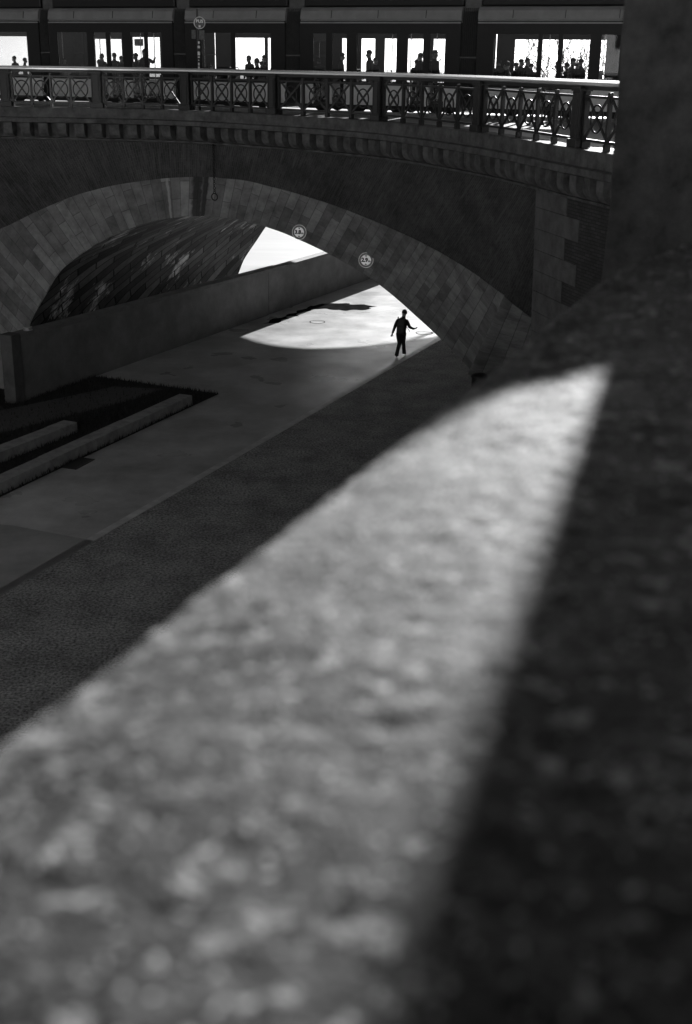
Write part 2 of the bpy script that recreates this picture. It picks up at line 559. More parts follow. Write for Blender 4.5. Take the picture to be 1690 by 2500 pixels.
FPg.append([far_r + LT * .01, V((far_r.x + .01, far_r.y, DECK - .02))])
FPg.append([far_r + LT * 60, V(((far_r + LT * 60).x, (far_r + LT * 60).y, DECK - .02))])
MB().grid(FPg, [[(0, p.z) for p in r] for r in FPg]).build('rear_wall', mat('rear stone', .16, .4, 1.5, .85, .5), bridge)
# quoin and abutment wall right of the arch, below the flared cornice
sq0 = s_at(1312, OQ, ZQ)
M_quoin = mat('pale quoin stone', 0.12, 0.35, 2.2, .85, .9, 22)
M_abut = masonry('abutment brick', 0.06, 0.09, 0.04, 0.24, 0.075, 0, msize=0.01, stain=.4)
AP, AUV = [], []
NA = 40
for i in range(NA + 1):
    s = sq0 + (RS[-1] - sq0) * i / NA
    AP.append([roff(s, OQ + .02, ZQ + .2), roff(s + .0, OQ - .1, 4), roff(s, OQ - .25, -.05)])
    AUV.append([(s, z) for z in (ZQ + .2, 4, 0)])
MB().grid(AP, AUV).build('abutment_wall', M_abut, bridge, smooth=True)
back = [p + D * 14 for p in AP[0]]
MB().grid([AP[0], back], [[(0, p.z) for p in AP[0]], [(14, p.z) for p in AP[0]]]).build('abutment_return', M_abut, bridge)
qz = [ZQ + .1 - .52 * k for k in range(0, 16)]
for k in range(15):
    wd = (2.0, 2.75, 1.95, 2.7, 1.9)[k % 5] if k < 5 else (1.95, 2.5)[k % 2]
    rows = []
    for s in [sq0 + wd * j / 5 for j in range(6)]:
        def off(z, e=.02):
            return interp(z, [-.05, 4, ZQ + .2], [OQ - .25, OQ - .1, OQ + .02]) + e
        rows.append([roff(s, off(qz[k]) - .05, qz[k] - .006), roff(s, off(qz[k]), qz[k] - .006), roff(s, off(qz[k + 1]), qz[k + 1] + .006), roff(s, off(qz[k + 1]) - .05, qz[k + 1] + .006)])
    q = MB().grid(rows)
    q.face(list(reversed(rows[0]))); q.face(rows[-1])
    q.build('quoin_stone', M_quoin, bridge)
# cornice swept along the flare
prof = [(-.6, SILL - .01), (.10, SILL), (.12, SILL - .03), (.12, 8.60), (.24, 8.57), (.25, 8.42), (.18, 8.40), (-.30, 8.38), (-.30, 7.86), (-.20, 7.84), (-.20, 7.79), (OQ - .02, 7.74)]
CP = []
ns_ = 150
s0c, s1c = s_at(-260, 0, SILL), RS[-1]
for i in range(ns_ + 1):
    s = s0c + (s1c - s0c) * i / ns_
    CP.append([roff(s, o, z) + UP * (noise.noise(V((s * 2.3, o * 9, z * 5))) * .012) for o, z in prof])
cor = MB().grid(CP).build('cornice', M_cornice, bridge)
sc_ = s0c + .3
kk = 0
while sc_ < s1c - .5:
    p, t, n_ = rpt(sc_)
    c = MB()
    pr = [(-.29, 8.385), (.15, 8.385), (.15, 8.14), (.11, 8.02), (.0, 7.92), (-.12, 7.88), (-.29, 7.875)]
    A = [V((p.x + n_.x * o, p.y + n_.y * o, z)) - t * .18 for o, z in pr]
    B = [q + t * .36 for q in A]
    c.grid([A, B], wrap=True); c.face(list(reversed(A))); c.face(B)
    c.build('corbel', M_cornice, bridge)
    sc_ += .69
# a soft fringe of moss and grass along the sill edge
# deck slab, road and the plaza it widens into
deck_poly = [roff(s0c + (s1c - s0c) * i / 80, -.55, 0) for i in range(81)]
PAR_A = V((0.04, 1.71, 0)); PDIR = V((math.sin(R(21.4)), math.cos(R(21.4)), 0)); PN = V((PDIR.y, -PDIR.x, 0))
deck_poly += [PAR_A + PDIR * 4 + PN * .6, PAR_A - PDIR * 20 + PN * .6, V((60, -18, 0)), far_r + LT * 50, I3[0] + D * W]
MB().face([V((p.x, p.y, DECK)) for p in deck_poly]).build('bridge_road', mat('pale paving', .30, .2, 1.5, .6, .3, 40))['kind'] = 'structure'
# kerbs either side of the track
tram0 = V((-1.0, 50.0, DECK))
for off, nm in ((-1.4, 'kerb'), (3.9, 'kerb')):
    a = tram0 + D * off - LT * 30; b = tram0 + D * off + LT * 40
    k_ = MB()
    m_ = (a + b) / 2
    k_.box((m_.x, m_.y, DECK + .06), (70, .25, .12), -RA)
    k_.build(nm, mat('kerb granite', .3, .3, 5, .7), None, bevel=.01)['kind'] = 'structure'

# ------------------------------------------------------------------ railing on the flare
rail = thing('bridge_railing', (0, 0, 0), 'black iron railing of crossed bars and rings with pale handrail along the bridge', 'railing')
M_hand = mat('polished steel handrail', 0.95, .04, 6, .2, metal=.6)
sR0, sR1 = s_at(-230, 0, SILL), RS[-1] - .3
def sweep(o, z, w, h, n=160, round_=False):
    rows = []
    for i in range(n + 1):
        s = sR0 + (sR1 - sR0) * i / n
        if round_:
            pr_h = [(-.5, -.3), (-.5, .42), (-.44, .56), (-.36, .60), (.40, .24), (.48, .16), (.5, .02), (.5, -.35), (.40, -.5), (-.40, -.5)]
            rows.append([roff(s, o + w * a_, z + h * b_) for a_, b_ in pr_h])
        else:
            rows.append([roff(s, o - w / 2, z - h * .5), roff(s, o - w / 2, z + h * .35), roff(s, o - w * .35, z + h * .5), roff(s, o + w * .35, z + h * .5), roff(s, o + w / 2, z + h * .35), roff(s, o + w / 2, z - h * .5)])
    return MB().grid(rows, wrap=True)
RO = -.16
sweep(RO, 10.325, .24, .115, 160, True).build('handrail', M_hand, rail)
sweep(RO, 10.23, .10, .09).build('rail_support', M_iron, rail)
sweep(RO, 10.045, .07, .055).build('top_rail', M_iron, rail)
sweep(RO, 9.13, .07, .06).build('bottom_rail', M_iron, rail)
posts_px = [238, 455, 669, 926, 1172, 1416]
ps = [s_at(x, RO, 9.5) for x in posts_px]
ps = [ps[0] - (ps[1] - ps[0])] + ps + [ps[-1] + (ps[-1] - ps[-2])]
npan = [4, 4, 4, 4, 5, 5, 5]
# one panel and one post, then copies
pm, pr_ = MB(), MB()
HB, HT_ = 9.15 - SILL, 10.03 - SILL
pm.box((-.5, 0, .60), (.085, .085, 1.20))
pm.box((-.5, 0, .07), (.12, .12, .14))
pm.box((-.5, 0, .17), (.22, .03, .05)); pm.box((-.5, 0, 1.05), (.20, .03, .05))
xl = math.hypot(.9, HT_ - HB); xa = math.atan2(HT_ - HB, .9)
pm.box((0, -.016, (HB + HT_) / 2), (xl, .03, .058), 0, -xa)
pm.box((0, .016, (HB + HT_) / 2), (xl, .03, .058), 0, xa)
pr_.ring((0, 0, (HB + HT_) / 2), .29, .024, V((1, 0, 0)), V((0, 0, 1)), 28, 6)
panel0 = pm.build('lattice_panel', M_iron, None)
ring0 = pr_.build('ring', M_iron, panel0, smooth=True)
panel0.parent = rail
first = True
def chord(a, b, z):
    pa, pb = roff(a, RO, z), roff(b, RO, z)
    d = pb - pa
    return (pa + pb) / 2, d.length, math.atan2(d.y, d.x)
for i in range(len(ps) - 1):
    a, b = ps[i] + .26, ps[i + 1] - .26
    for k in range(npan[i]):
        c, ln, an = chord(a + (b - a) * k / npan[i], a + (b - a) * (k + 1) / npan[i], SILL)
        if first: o, r_ = panel0, ring0; first = False
        else:
            o = panel0.copy(); COL.objects.link(o); o.parent = rail
            r_ = ring0.copy(); COL.objects.link(r_); r_.parent = o
        o.location = c; o.rotation_euler = (0, 0, an); o.scale = (ln, 1, 1)
        r_.scale = (1 / ln * min(1, ln / .8), 1, 1)
pb_ = MB()
pb_.box((0, 0, .70), (.38, .26, 1.22)); pb_.box((0, 0, .09), (.50, .36, .18)); pb_.box((0, 0, 1.24), (.46, .32, .08))
pb_.box((0, -.14, .70), (.22, .03, .9)); pb_.box((-.15, -.14, .7), (.03, .02, 1.0)); pb_.box((.15, -.14, .7), (.03, .02, 1.0))
post0 = pb_.build('post', M_iron, rail, bevel=.008, local=True)
for i, s in enumerate(ps):
    o = post0 if i == 0 else post0.copy()
    if i: COL.objects.link(o); o.parent = rail
    c, t, n_ = rpt(s)
    o.location = roff(s, RO, SILL)
    o.rotation_euler = (0, 0, math.atan2(t.y, t.x))

# ------------------------------------------------------------------ hanging chain at the crown
def on_ruled(px, py):
    best = None
    for i in range(len(I3)):
        for k in range(41):
            p = I3[i] + (Q3[i] - I3[i]) * (k / 40)
            x, y = proj(p)
            e = (x - px) ** 2 + (y - py) ** 2
            if best is None or e < best[0]: best = (e, p)
    return best[1]
ct, cb = on_ruled(528, 352), on_ruled(528, 468)
ct = ct - D * .12; cb = V((ct.x, ct.y, cb.z)) - D * .05
chn = thing('hanging_chain', ct, 'rusty iron chain with a mooring ring hanging over the arch crown', 'chain')
cm = MB()
nl = 22
for i in range(nl):
    z = ct.z + (cb.z - ct.z) * i / nl
    ax = LT if i % 2 else D
    cm.ring((ct.x, ct.y, z), .045, .014, ax, UP, 10, 5)
cm.build('chain', M_iron, chn, smooth=True)
MB().ring((ct.x, ct.y, cb.z - .08), .125, .022, LT, UP, 20, 6).build('mooring_ring', M_iron, chn, smooth=True)
MB().box((ct.x, ct.y, ct.z + .02), (.12, .35, .06), -RA).build('bracket', M_iron, chn)

# ------------------------------------------------------------------ height limit signs
M_white = mat('white sign face', .92, .05, 4, .42, metal=.75)
M_red = mat('sign border', .14, .2, 4, .5)
M_rim = mat('sign rim', .92, .05, 4, .42, metal=.75)
for (px, py, txt, lab) in ((731, 567, '3.8m', 'round height limit sign reading 3.8m on the arch nearer the crown'), (894, 635, '2.9m', 'round height limit sign reading 2.9m on the arch above the lit paving')):
    c = onplane(px, py, on_ruled(px, py) - D * .40, D)
    r = .27
    sg = thing('height_sign', c, lab, 'road sign')
    DS = V((math.sin(R(11.5)), math.cos(R(11.5)), 0)); LS = V((DS.y, -DS.x, 0))     # turned and tipped back a little on its brackets
    SU = (UP * math.cos(R(6)) + DS * math.sin(R(6))); SN = LS.cross(SU)
    def at(dx, dz, dd): return c + LS * dx + SU * dz + SN * dd
    MB().disc(at(0, 0, 0), r, LS, SU, .02).build('plate', M_rim, sg)
    MB().disc(at(0, 0, .021), r * .945, LS, SU, .004).build('border', M_red, sg)
    MB().disc(at(0, 0, .026), r * .69, LS, SU, .004).build('face', M_white, sg)
    for sgn in (1, -1):
        MB().face([at(-.045, sgn * .165, .032), at(.045, sgn * .165, .032), at(0, sgn * .115, .032)][::-sgn]).build('arrow', M_black, sg)
    Mx = Matrix((LS.to_4d(), SU.to_4d(), SN.to_4d(), V((0, 0, 0, 1)))).transposed()
    Mx.col[3] = V((0, 0, 0, 1)); Mx[3][0] = Mx[3][1] = Mx[3][2] = 0; Mx[3][3] = 1
    tm = Matrix.Translation(SN * .036) @ Mx
    put_text('digits', txt[:3], .19, M_black, sg, tm @ Matrix.Translation((-.045, 0, 0)), .010)
    put_text('unit', 'm', .11, M_black, sg, tm @ Matrix.Translation((.125, -.03, 0)), .004)
    for dz in (.12, -.12):
        MB().tube([at(0, dz, -.0), at(0, dz, -.35)], .02, 6).build('bracket', M_iron, sg)

# ------------------------------------------------------------------ low concrete wall left of the lane
wb0, wb1 = onz(232, 919), onz(907, 680)
wd = (wb1 - wb0).normalized(); wn = V((-wd.y, wd.x, 0))
WH = 2.25
def wall_s(px):
    lo, hi = -12.0, 60.0
    for _ in range(50):
        m_ = (lo + hi) / 2
        if proj(wb0 + wd * m_)[0] < px: lo = m_
        else: hi = m_
    return lo
M_conc = mat('stained concrete', 0.19, .3, .9, .85, .4, 30)
M_cop = mat('wall coping', 0.17, .3, 2, .8, .5, 30)
wall = thing('concrete_wall', wb0, 'long low grey concrete wall with coping running under the bridge', 'wall')
sw0, swj, sw1 = wall_s(62), wall_s(657), 140.0
def wallbox(s0, s1, o0, o1, z0, z1, nm, m, bev=.015):
    q = [wb0 + wd * s0 + wn * o0, wb0 + wd * s1 + wn * o0, wb0 + wd * s1 + wn * o1, wb0 + wd * s0 + wn * o1]
    m_ = MB().prism(q, z0, z1)
    for v in m_.v:
        if v.z > .5: v.z -= .0125 * max(0, min((v - wb0).dot(wd) - sw0, 30))
    return m_.build(nm, m, wall, bevel=bev)
wallbox(sw0, swj - .04, 0, .35, -1.6, WH - .13, 'wall_section', M_conc)
wallbox(swj + .04, sw1, .03, .35, -1.6, WH - .13, 'wall_section', M_conc)
wallbox(sw0 - .05, swj + 1.1, -.06, .44, WH - .13, WH, 'coping', M_cop)
wallbox(swj + 1.12, sw1, -.03, .44, WH - .13, WH - .03, 'coping', M_cop)
wallbox(sw0 - .5, sw0 - .06, -.05, .42, 0, WH + .04, 'end_post', mat('dark stained concrete', .09, .4, 1.5, .85, .4, 30))
c = wb0 + wd * wall_s(90) + wn * .15
cap = MB()
cap.disc((c.x, c.y, WH + .003), .15, V((1, 0, 0)), V((0, 1, 0)), .03, 20); cap.disc((c.x, c.y, WH + .035), .11, V((1, 0, 0)), V((0, 1, 0)), .05, 20); cap.disc((c.x, c.y, WH + .087), .14, V((1, 0, 0)), V((0, 1, 0)), .025, 20)
tag(cap.build('metal_cap', mat('pale metal cap', .5, .1, 4, .35, metal=.4)), 'small round pale metal cap on top of the low wall', 'cap')

# ------------------------------------------------------------------ granite blocks along the lane
M_gran = mat('granite block', 0.33, .3, 3, .8, .15, 50)
M_grant = M_gran
BH = .33
def blocks(xa, ya, xb, yb, cuts, labels, grp, wid=.48):
    a, b = onz(xa, ya), onz(xb, yb)
    d = (b - a).normalized(); n_ = V((-d.y, d.x, 0))
    def s_px(px):
        lo, hi = -8.0, 60.0
        for _ in range(50):
            m_ = (lo + hi) / 2
            if proj(a + d * m_ + UP * BH)[0] < px: lo = m_
            else: hi = m_
        return lo
    cs = [s_px(x) for x in cuts]
    for i in range(len(cs) - 1):
        s0, s1 = cs[i] + .012, cs[i + 1] - .012
        bx = MB()
        j = .012 * (i % 2)
        bx.prism([a + d * s0 + n_ * j, a + d * s1 + n_ * j, a + d * s1 + n_ * (wid + j), a + d * s0 + n_ * (wid + j)], 0, BH + .008 * ((i * 7) % 3 - 1))
        tag(bx.build('granite_block', M_gran, None, bevel=.010), labels[i], 'stone block', grp)
blocks(35.6, 1193, 472, 988, [-120, 36 + 93, 234, 327, 419, 470], ['long granite block of the front row, cut by the frame edge, beside the drain grate', 'granite block second along the front row from the frame edge', 'granite block in the middle of the front row edging the grass', 'granite block of the front row just before the last short one', 'short granite block ending the front row where grass meets concrete'], 'granite blocks of the front row along the lane')
blocks(35.6, 1118, 189, 1057, [-120, 147, 190], ['long granite block of the rear row set in the grass', 'short granite block ending the rear row in the grass'], 'granite blocks of the rear row in the grass', .5)

# drain grate, manhole covers, dark patch, litter bin
dq = [onz(x, y) for x, y in ((158, 1142), (178, 1145), (221, 1122), (203, 1119))]
dc = sum(dq, V((0, 0, 0))) / 4
dr = thing('drain_grate', dc, 'dark slotted drain grate in the lane beside the front blocks', 'drain')
ax1 = ((dq[2] - dq[1])).normalized(); ax2 = V((-ax1.y, ax1.x, 0))
dl = (dq[2] - dq[1]).length; dw = .45
fm = MB()
an = math.atan2(ax1.y, ax1.x)
for sx in (-1, 1): fm.box(dc + ax1 * (sx * dl / 2) + UP * .012, (.06, dw + .06, .02), an); fm.box(dc + ax2 * (sx * dw / 2) + UP * .012, (dl - .06, .06, .02), an)
fm.build('frame', mat('cast iron', .035, .3, 9, .6), dr)
bm_ = MB()
nb = int(dl / .09)
for i in range(1, nb): bm_.box(dc + ax1 * (-dl / 2 + dl * i / nb) + UP * .010, (.035, dw - .06, .016), an)
bm_.build('bars', mat('cast iron', .035), dr)
MB().box(dc + UP * .006, (dl, dw, .004), an).build('pit_shade', M_black, dr)  # flat black sheet painting in the shade below the bars
for px, py, r, lab, hole in ((775, 786, .34, 'round manhole cover on the sunlit paving, left of the walking man', .1), (1036, 813, .36, 'round manhole cover on the sunlit paving beside the walking man', .05)):
    c = onz(px, py)
    mh = thing('manhole_cover', c, lab, 'manhole cover', 'manhole covers in the sunlit paving')
    MB().disc(c + UP * .001, r - .04, V((1, 0, 0)), V((0, 1, 0)), .004).build('lid', M_lane, mh)
    t = MB()
    rows = [[c + V((math.cos(a), math.sin(a), 0)) * rr + UP * z for rr, z in ((r - .035, .003), (r - .033, .007), (r, .007), (r + .002, .002))] for a in [2 * math.pi * i / 40 for i in range(41)]]
    t.grid(rows).build('frame', mat('worn iron frame', .02, .2, 9, 1.0, spec=0.0), mh)
dp = [(643, 789), (700, 768), (752, 750), (790, 741), (850, 741), (905, 745), (922, 748), (900, 753), (880, 757), (850, 758), (800, 756), (770, 755), (740, 764), (700, 778), (672, 786)]  # outline of a flat, ragged, very dark patch on the paving
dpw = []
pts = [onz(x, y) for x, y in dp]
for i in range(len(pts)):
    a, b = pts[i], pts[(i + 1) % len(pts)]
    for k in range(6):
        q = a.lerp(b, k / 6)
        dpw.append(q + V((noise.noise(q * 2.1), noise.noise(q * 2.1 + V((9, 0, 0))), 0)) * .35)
tag(MB().face([V((q.x, q.y, .004)) for q in dpw]).build('dark_patch', mat('dark paving', .02, .5, 3, 1.0, spec=0.0)), 'ragged dark patch on the sunlit paving beyond the arch', 'paving patch')
bc = onz(1168, 986)
bin_ = thing('litter_bin', bc, 'dark round litter bin with domed lid at the foot of the arch', 'litter bin')
bh = .92
MB().tube([bc + UP * z for z in (.04, .1, .5, bh)], [.25, .265, .265, .265], 24).build('body', M_iron, bin_, smooth=False)
MB().tube([bc + UP * z for z in (bh + .003, bh + .04, bh + .09, bh + .13, bh + .15)], [.29, .295, .25, .14, .02], 24).build('lid', M_iron, bin_, smooth=True)
MB().tube([bc, bc + UP * .04], [.2, .2], 20).build('base', M_iron, bin_)

# ------------------------------------------------------------------ quay wall and the near parapet
qw = MB()
a0 = PAR_A - PDIR * 24; a1 = PAR_A + PDIR * 20.2
for nm, (p_, q_) in (('x', (a0, a1)),):
    L = (q_ - p_).length
    N = 30
    rows = [[p_ + PDIR * (L * i / N) + UP * z + PN * o for z, o in ((9.6, .62), (9.6, .06), (6, .02), (0, -.35))] for i in range(N + 1)]
    qw.grid(rows, [[(L * i / N, z) for z in (9.9, 9.6, 6, 0)] for i in range(N + 1)])
tag(qw.build('quay_wall', masonry('quay ashlar', .12, .2, .05, .9, .4, 0)), 'tall stone quay wall below the near parapet', 'wall')
fq0 = far_r
tag(MB().grid([[fq0, fq0 + UP * DECK], [fq0 + D * 120, fq0 + D * 120 + UP * DECK]], [[(0, 0), (0, 9)], [(120, 0), (120, 9)]]).build('embankment_wall', masonry('embankment ashlar', .15, .22, .06, .9, .4, 0)), 'tall stone embankment wall along the quay beyond the bridge', 'wall')

# near parapet slab: lumpy old stone, edge rounded, its far end cut on a slant
PTOP = 10.15
M_par = bpy.data.materials.new('lumpy pale stone')
M_par.use_nodes = True
n, l = M_par.node_tree.nodes, M_par.node_tree.links
b = n['Principled BSDF']
b.inputs['Roughness'].default_value = .72
b.inputs['Specular IOR Level'].default_value = .10
tc = n.new('ShaderNodeTexCoord')
def nz(sc, det, rough=.6):
    t = n.new('ShaderNodeTexNoise'); t.inputs['Scale'].default_value = sc; t.inputs['Detail'].default_value = det; t.inputs['Roughness'].default_value = rough
    l.new(tc.outputs['Object'], t.inputs['Vector']); return t
t1, t2, t3 = nz(62, 4, .62), nz(120, 3), nz(9, 4)
def ramp(t, p0, p1, c0, c1):
    r = n.new('ShaderNodeValToRGB'); e = r.color_ramp.elements
    e[0].position, e[1].position = p0, p1; e[0].color, e[1].color = g(c0), g(c1)
    l.new(t.outputs['Fac'], r.inputs[0]); return r
r1, r2, r3 = ramp(t1, .40, .62, .018, .11), ramp(t2, .3, .7, .6, 1.0), ramp(t3, .36, .64, .32, 1.0)
mx = n.new('ShaderNodeMix'); mx.data_type = 'RGBA'; mx.blend_type = 'MULTIPLY'; mx.inputs[0].default_value = .8
l.new(r1.outputs[0], mx.inputs[6]); l.new(r2.outputs[0], mx.inputs[7])
mx3 = n.new('ShaderNodeMix'); mx3.data_type = 'RGBA'; mx3.blend_type = 'MULTIPLY'; mx3.inputs[0].default_value = 1
l.new(mx.outputs[2], mx3.inputs[6]); l.new(r3.outputs[0], mx3.inputs[7])
last = mx3.outputs[2]
for (sc_n, p0_, p1_, tone) in ((30, .62, .70, .26), (38, .64, .72, .008), (75, .64, .70, .34), (64, .62, .70, .01)):     # pale grains and dark pits in the stone
    tt = nz(sc_n, 1.5, .5); tt.inputs['Distortion'].default_value = .3
    tm_ = n.new('ShaderNodeMapping'); tm_.inputs['Location'].default_value = (sc_n * 3.7, sc_n, 5); l.new(tc.outputs['Object'], tm_.inputs[0]); l.new(tm_.outputs[0], tt.inputs['Vector'])
    rr_ = ramp(tt, p0_, p1_, 0, 1)
    mm_ = n.new('ShaderNodeMix'); mm_.data_type = 'RGBA'; l.new(rr_.outputs[0], mm_.inputs[0]); l.new(last, mm_.inputs[6]); mm_.inputs[7].default_value = g(tone); last = mm_.outputs[2]
# pale worn arris along the left edge
vs_ = n.new('ShaderNodeVectorMath'); vs_.operation = 'SUBTRACT'; vs_.inputs[1].default_value = PAR_A; l.new(tc.outputs['Object'], vs_.inputs[0])
vd_ = n.new('ShaderNodeVectorMath'); vd_.operation = 'DOT_PRODUCT'; vd_.inputs[1].default_value = PN; l.new(vs_.outputs[0], vd_.inputs[0])
ed_ = n.new('ShaderNodeMapRange'); ed_.inputs[1].default_value = .012; ed_.inputs[2].default_value = .055; ed_.inputs[3].default_value = 1; ed_.inputs[4].default_value = 0
l.new(vd_.outputs['Value'], ed_.inputs[0])
en_ = nz(26, 4, .6); er_ = ramp(en_, .47, .60, 0, .9)
ep_ = n.new('ShaderNodeMath'); ep_.operation = 'MULTIPLY'; l.new(ed_.outputs[0], ep_.inputs[0]); l.new(er_.outputs[0], ep_.inputs[1])
ew_ = n.new('ShaderNodeMix'); ew_.data_type = 'RGBA'; l.new(ep_.outputs[0], ew_.inputs[0]); l.new(last, ew_.inputs[6]); ew_.inputs[7].default_value = g(.27); last = ew_.outputs[2]
l.new(last, b.inputs['Base Color'])
bp = n.new('ShaderNodeBump'); bp.inputs['Strength'].default_value = .5; bp.inputs['Distance'].default_value = .01
l.new(t2.outputs['Fac'], bp.inputs['Height']); l.new(bp.outputs[0], b.inputs['Normal'])

def lump(x, y):
    p = V((x, y, 0))
    return noise.fractal(p * 34, .8, 2.0, 2) * .0042 + noise.noise(p * 7) * .004
par = MB()
s_lo, s_hi = -2.2, 1.78
NSs, NO = 420, 150
rows, = [[]]
for i in range(NSs + 1):
    row = []
    for j in range(NO + 1):
        if j < 8:
            a = (j / 8) * math.pi / 2
            rr = .016
            o, z = rr - rr * math.sin(a) if False else rr * (1 - math.sin(a)), PTOP - rr + rr * math.sin(a) if False else 0
            o = rr * (1 - math.cos(a)); z = PTOP - rr + rr * math.sin(a)
        else:
            o = .016 + (j - 8) / (NO - 8) * 1.25; z = PTOP
        # slanted far end: the wall stops further on the right
        s_end = s_hi + 1.7 * (1 - math.exp(-o / .16))
        s = s_lo + (s_end - s_lo) * i / NSs
        q = PAR_A + PDIR * s + PN * (o - max(0, .017 * (.5 - s)) * (1 - min(o, 1)))
        e_ = max(0, (s - (s_end - .05)) / .05)
        zz = z + lump(q.x, q.y) - .035 * e_ ** 2
        row.append(V((q.x, q.y, zz)) - PN * ((noise.noise(V((s * 6, z * 6, 3))) * .003 + noise.noise(V((s * 28, z * 20, 8))) * .005) if j < 10 else 0))
    row.insert(0, V((row[0].x, row[0].y, 9.6)))
    row.append(V((row[-1].x, row[-1].y, DECK)))
    rows.append(row)
par.grid(rows, flip=True)
end = rows[-1]
par.grid([end, [V((p.x, p.y, 9.0)) for p in end]], flip=True)
tag(par.build('stone_parapet', M_par, None, smooth=True), 'broad lumpy pale stone parapet filling the foreground with a wedge of sunlight', 'parapet')

# tall gate pier standing on the quay wall, blurred at the right edge
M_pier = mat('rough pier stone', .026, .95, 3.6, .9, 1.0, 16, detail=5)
pier = thing('stone_pier', V((2.1, 7.3, 0)), 'tall rough dark stone pier rising at the right edge beyond the parapet', 'pier')
YP = 7.0
def rough_block(poly, z0, ztop, name, amp, nx=26, nzz=40):
    """a closed rough shaft: plan polygon, top height given per plan point"""
    pts = []
    N_ = len(poly)
    for i in range(N_):
        a, b = V(poly[i]), V(poly[(i + 1) % N_])
        for k in range(nx): pts.append(a.lerp(b, k / nx))
    cen = sum((V(p) for p in poly), V((0, 0))) / N_
    rows = []
    for j in range(nzz + 1):
        row = []
        for p in pts:
            zt = ztop(p)
            z = z0 + (zt - z0) * j / nzz
            q = V((p.x, p.y, z))
            d = noise.fractal(q * 1.7, .8, 2.1, 4) * amp
            off = (p - cen).normalized() * d
            row.append(V((p.x + off.x, p.y + off.y, z)))
        rows.append(row)
    m_ = MB().grid(rows, wrap=True)
    top = rows[-1]
    ctr = V((cen.x, cen.y, min(p.z for p in top) - .12))
    for i in range(len(top)): m_.face([top[i], top[(i + 1) % len(top)], ctr])
    return m_.build(name, M_pier, pier, smooth=False)
TOPX = [1.43, 1.505, 1.584, 1.69, 1.80, 2.9]
TOPH = [1.56, 1.52, 1.41, 1.38, 1.344, 1.30]
def ztop1(p): return PTOP + interp(p.x, TOPX, TOPH)
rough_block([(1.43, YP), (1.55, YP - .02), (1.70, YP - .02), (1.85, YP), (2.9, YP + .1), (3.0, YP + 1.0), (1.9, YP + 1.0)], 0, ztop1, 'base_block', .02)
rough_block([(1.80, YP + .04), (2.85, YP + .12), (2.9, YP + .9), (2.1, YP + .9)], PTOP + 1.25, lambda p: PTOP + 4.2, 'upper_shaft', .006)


# ------------------------------------------------------------------ tram
M_tdark = mat('gloss black tram paint', .010, .2, 3, .45, spec=.3)
M_tgrey = mat('grey tram fairing', .24, .15, 2, .45)
M_tpale = mat('pale tram panel', .72, .12, 2, .4)
M_rub = mat('black rubber gangway', .07, .3, 6, .38)
M_tin = mat('tram interior', .05, .2, 3, .6)
M_chrome = mat('grab pole steel', .6, .1, 5, .25, metal=1)
M_glass = bpy.data.materials.new('tinted tram glass')
M_glass.use_nodes = True
n, l = M_glass.node_tree.nodes, M_glass.node_tree.links
n.remove(n['Principled BSDF'])
tr = n.new('ShaderNodeBsdfTransparent'); tr.inputs[0].default_value = g(.86)
gl = n.new('ShaderNodeBsdfGlossy'); gl.inputs['Roughness'].default_value = .02; gl.inputs[0].default_value = g(.8)
fr = n.new('ShaderNodeFresnel'); fr.inputs[0].default_value = 1.45
mxs = n.new('ShaderNodeMixShader')
l.new(fr.outputs[0], mxs.inputs[0]); l.new(tr.outputs[0], mxs.inputs[1]); l.new(gl.outputs[0], mxs.inputs[2]); l.new(mxs.outputs[0], n['Material Output'].inputs[0])
M_film = bpy.data.materials.new('frosted window film')
M_film.use_nodes = True
n, l = M_film.node_tree.nodes, M_film.node_tree.links
n.remove(n['Principled BSDF'])
tr = n.new('ShaderNodeBsdfTranslucent'); tr.inputs[0].default_value = g(.35)
l.new(tr.outputs[0], n['Material Output'].inputs[0])

tram = thing('tram', tram0, 'long dark articulated tram crossing the bridge full of passengers', 'tram', None, -RA)
TW = 2.5
def lx(px, py=130, depth=0.0):
    return (onplane(px, py, tram0 + D * depth, D) - tram0).dot(LT)
def lz(px, py, depth=0.0):
    return onplane(px, py, tram0 + D * depth, D).z - DECK
ZB, ZSK, ZSILL, ZW, ZG, ZTOP = .16, 1.02, 1.12, 2.84, 3.28, 3.78
ZWF = 2.71
def roof_mesh(x0, x1):
    rf = MB()
    pr = [(.02, ZG + .0), (.07, ZG + .012), (.07, ZG + .05), (-.01, ZG + .055), (.06, ZTOP - .14), (.16, ZTOP - .03), (.34, ZTOP)]
    prf = pr + [(TW - y, z) for y, z in reversed(pr)]
    rows = [[V((x0 + (x1 - x0) * i / 8, y, z)) for y, z in prf] for i in range(9)]
    rf.grid(rows, wrap=True); rf.face(rows[0]); rf.face(list(reversed(rows[-1])))
    return rf
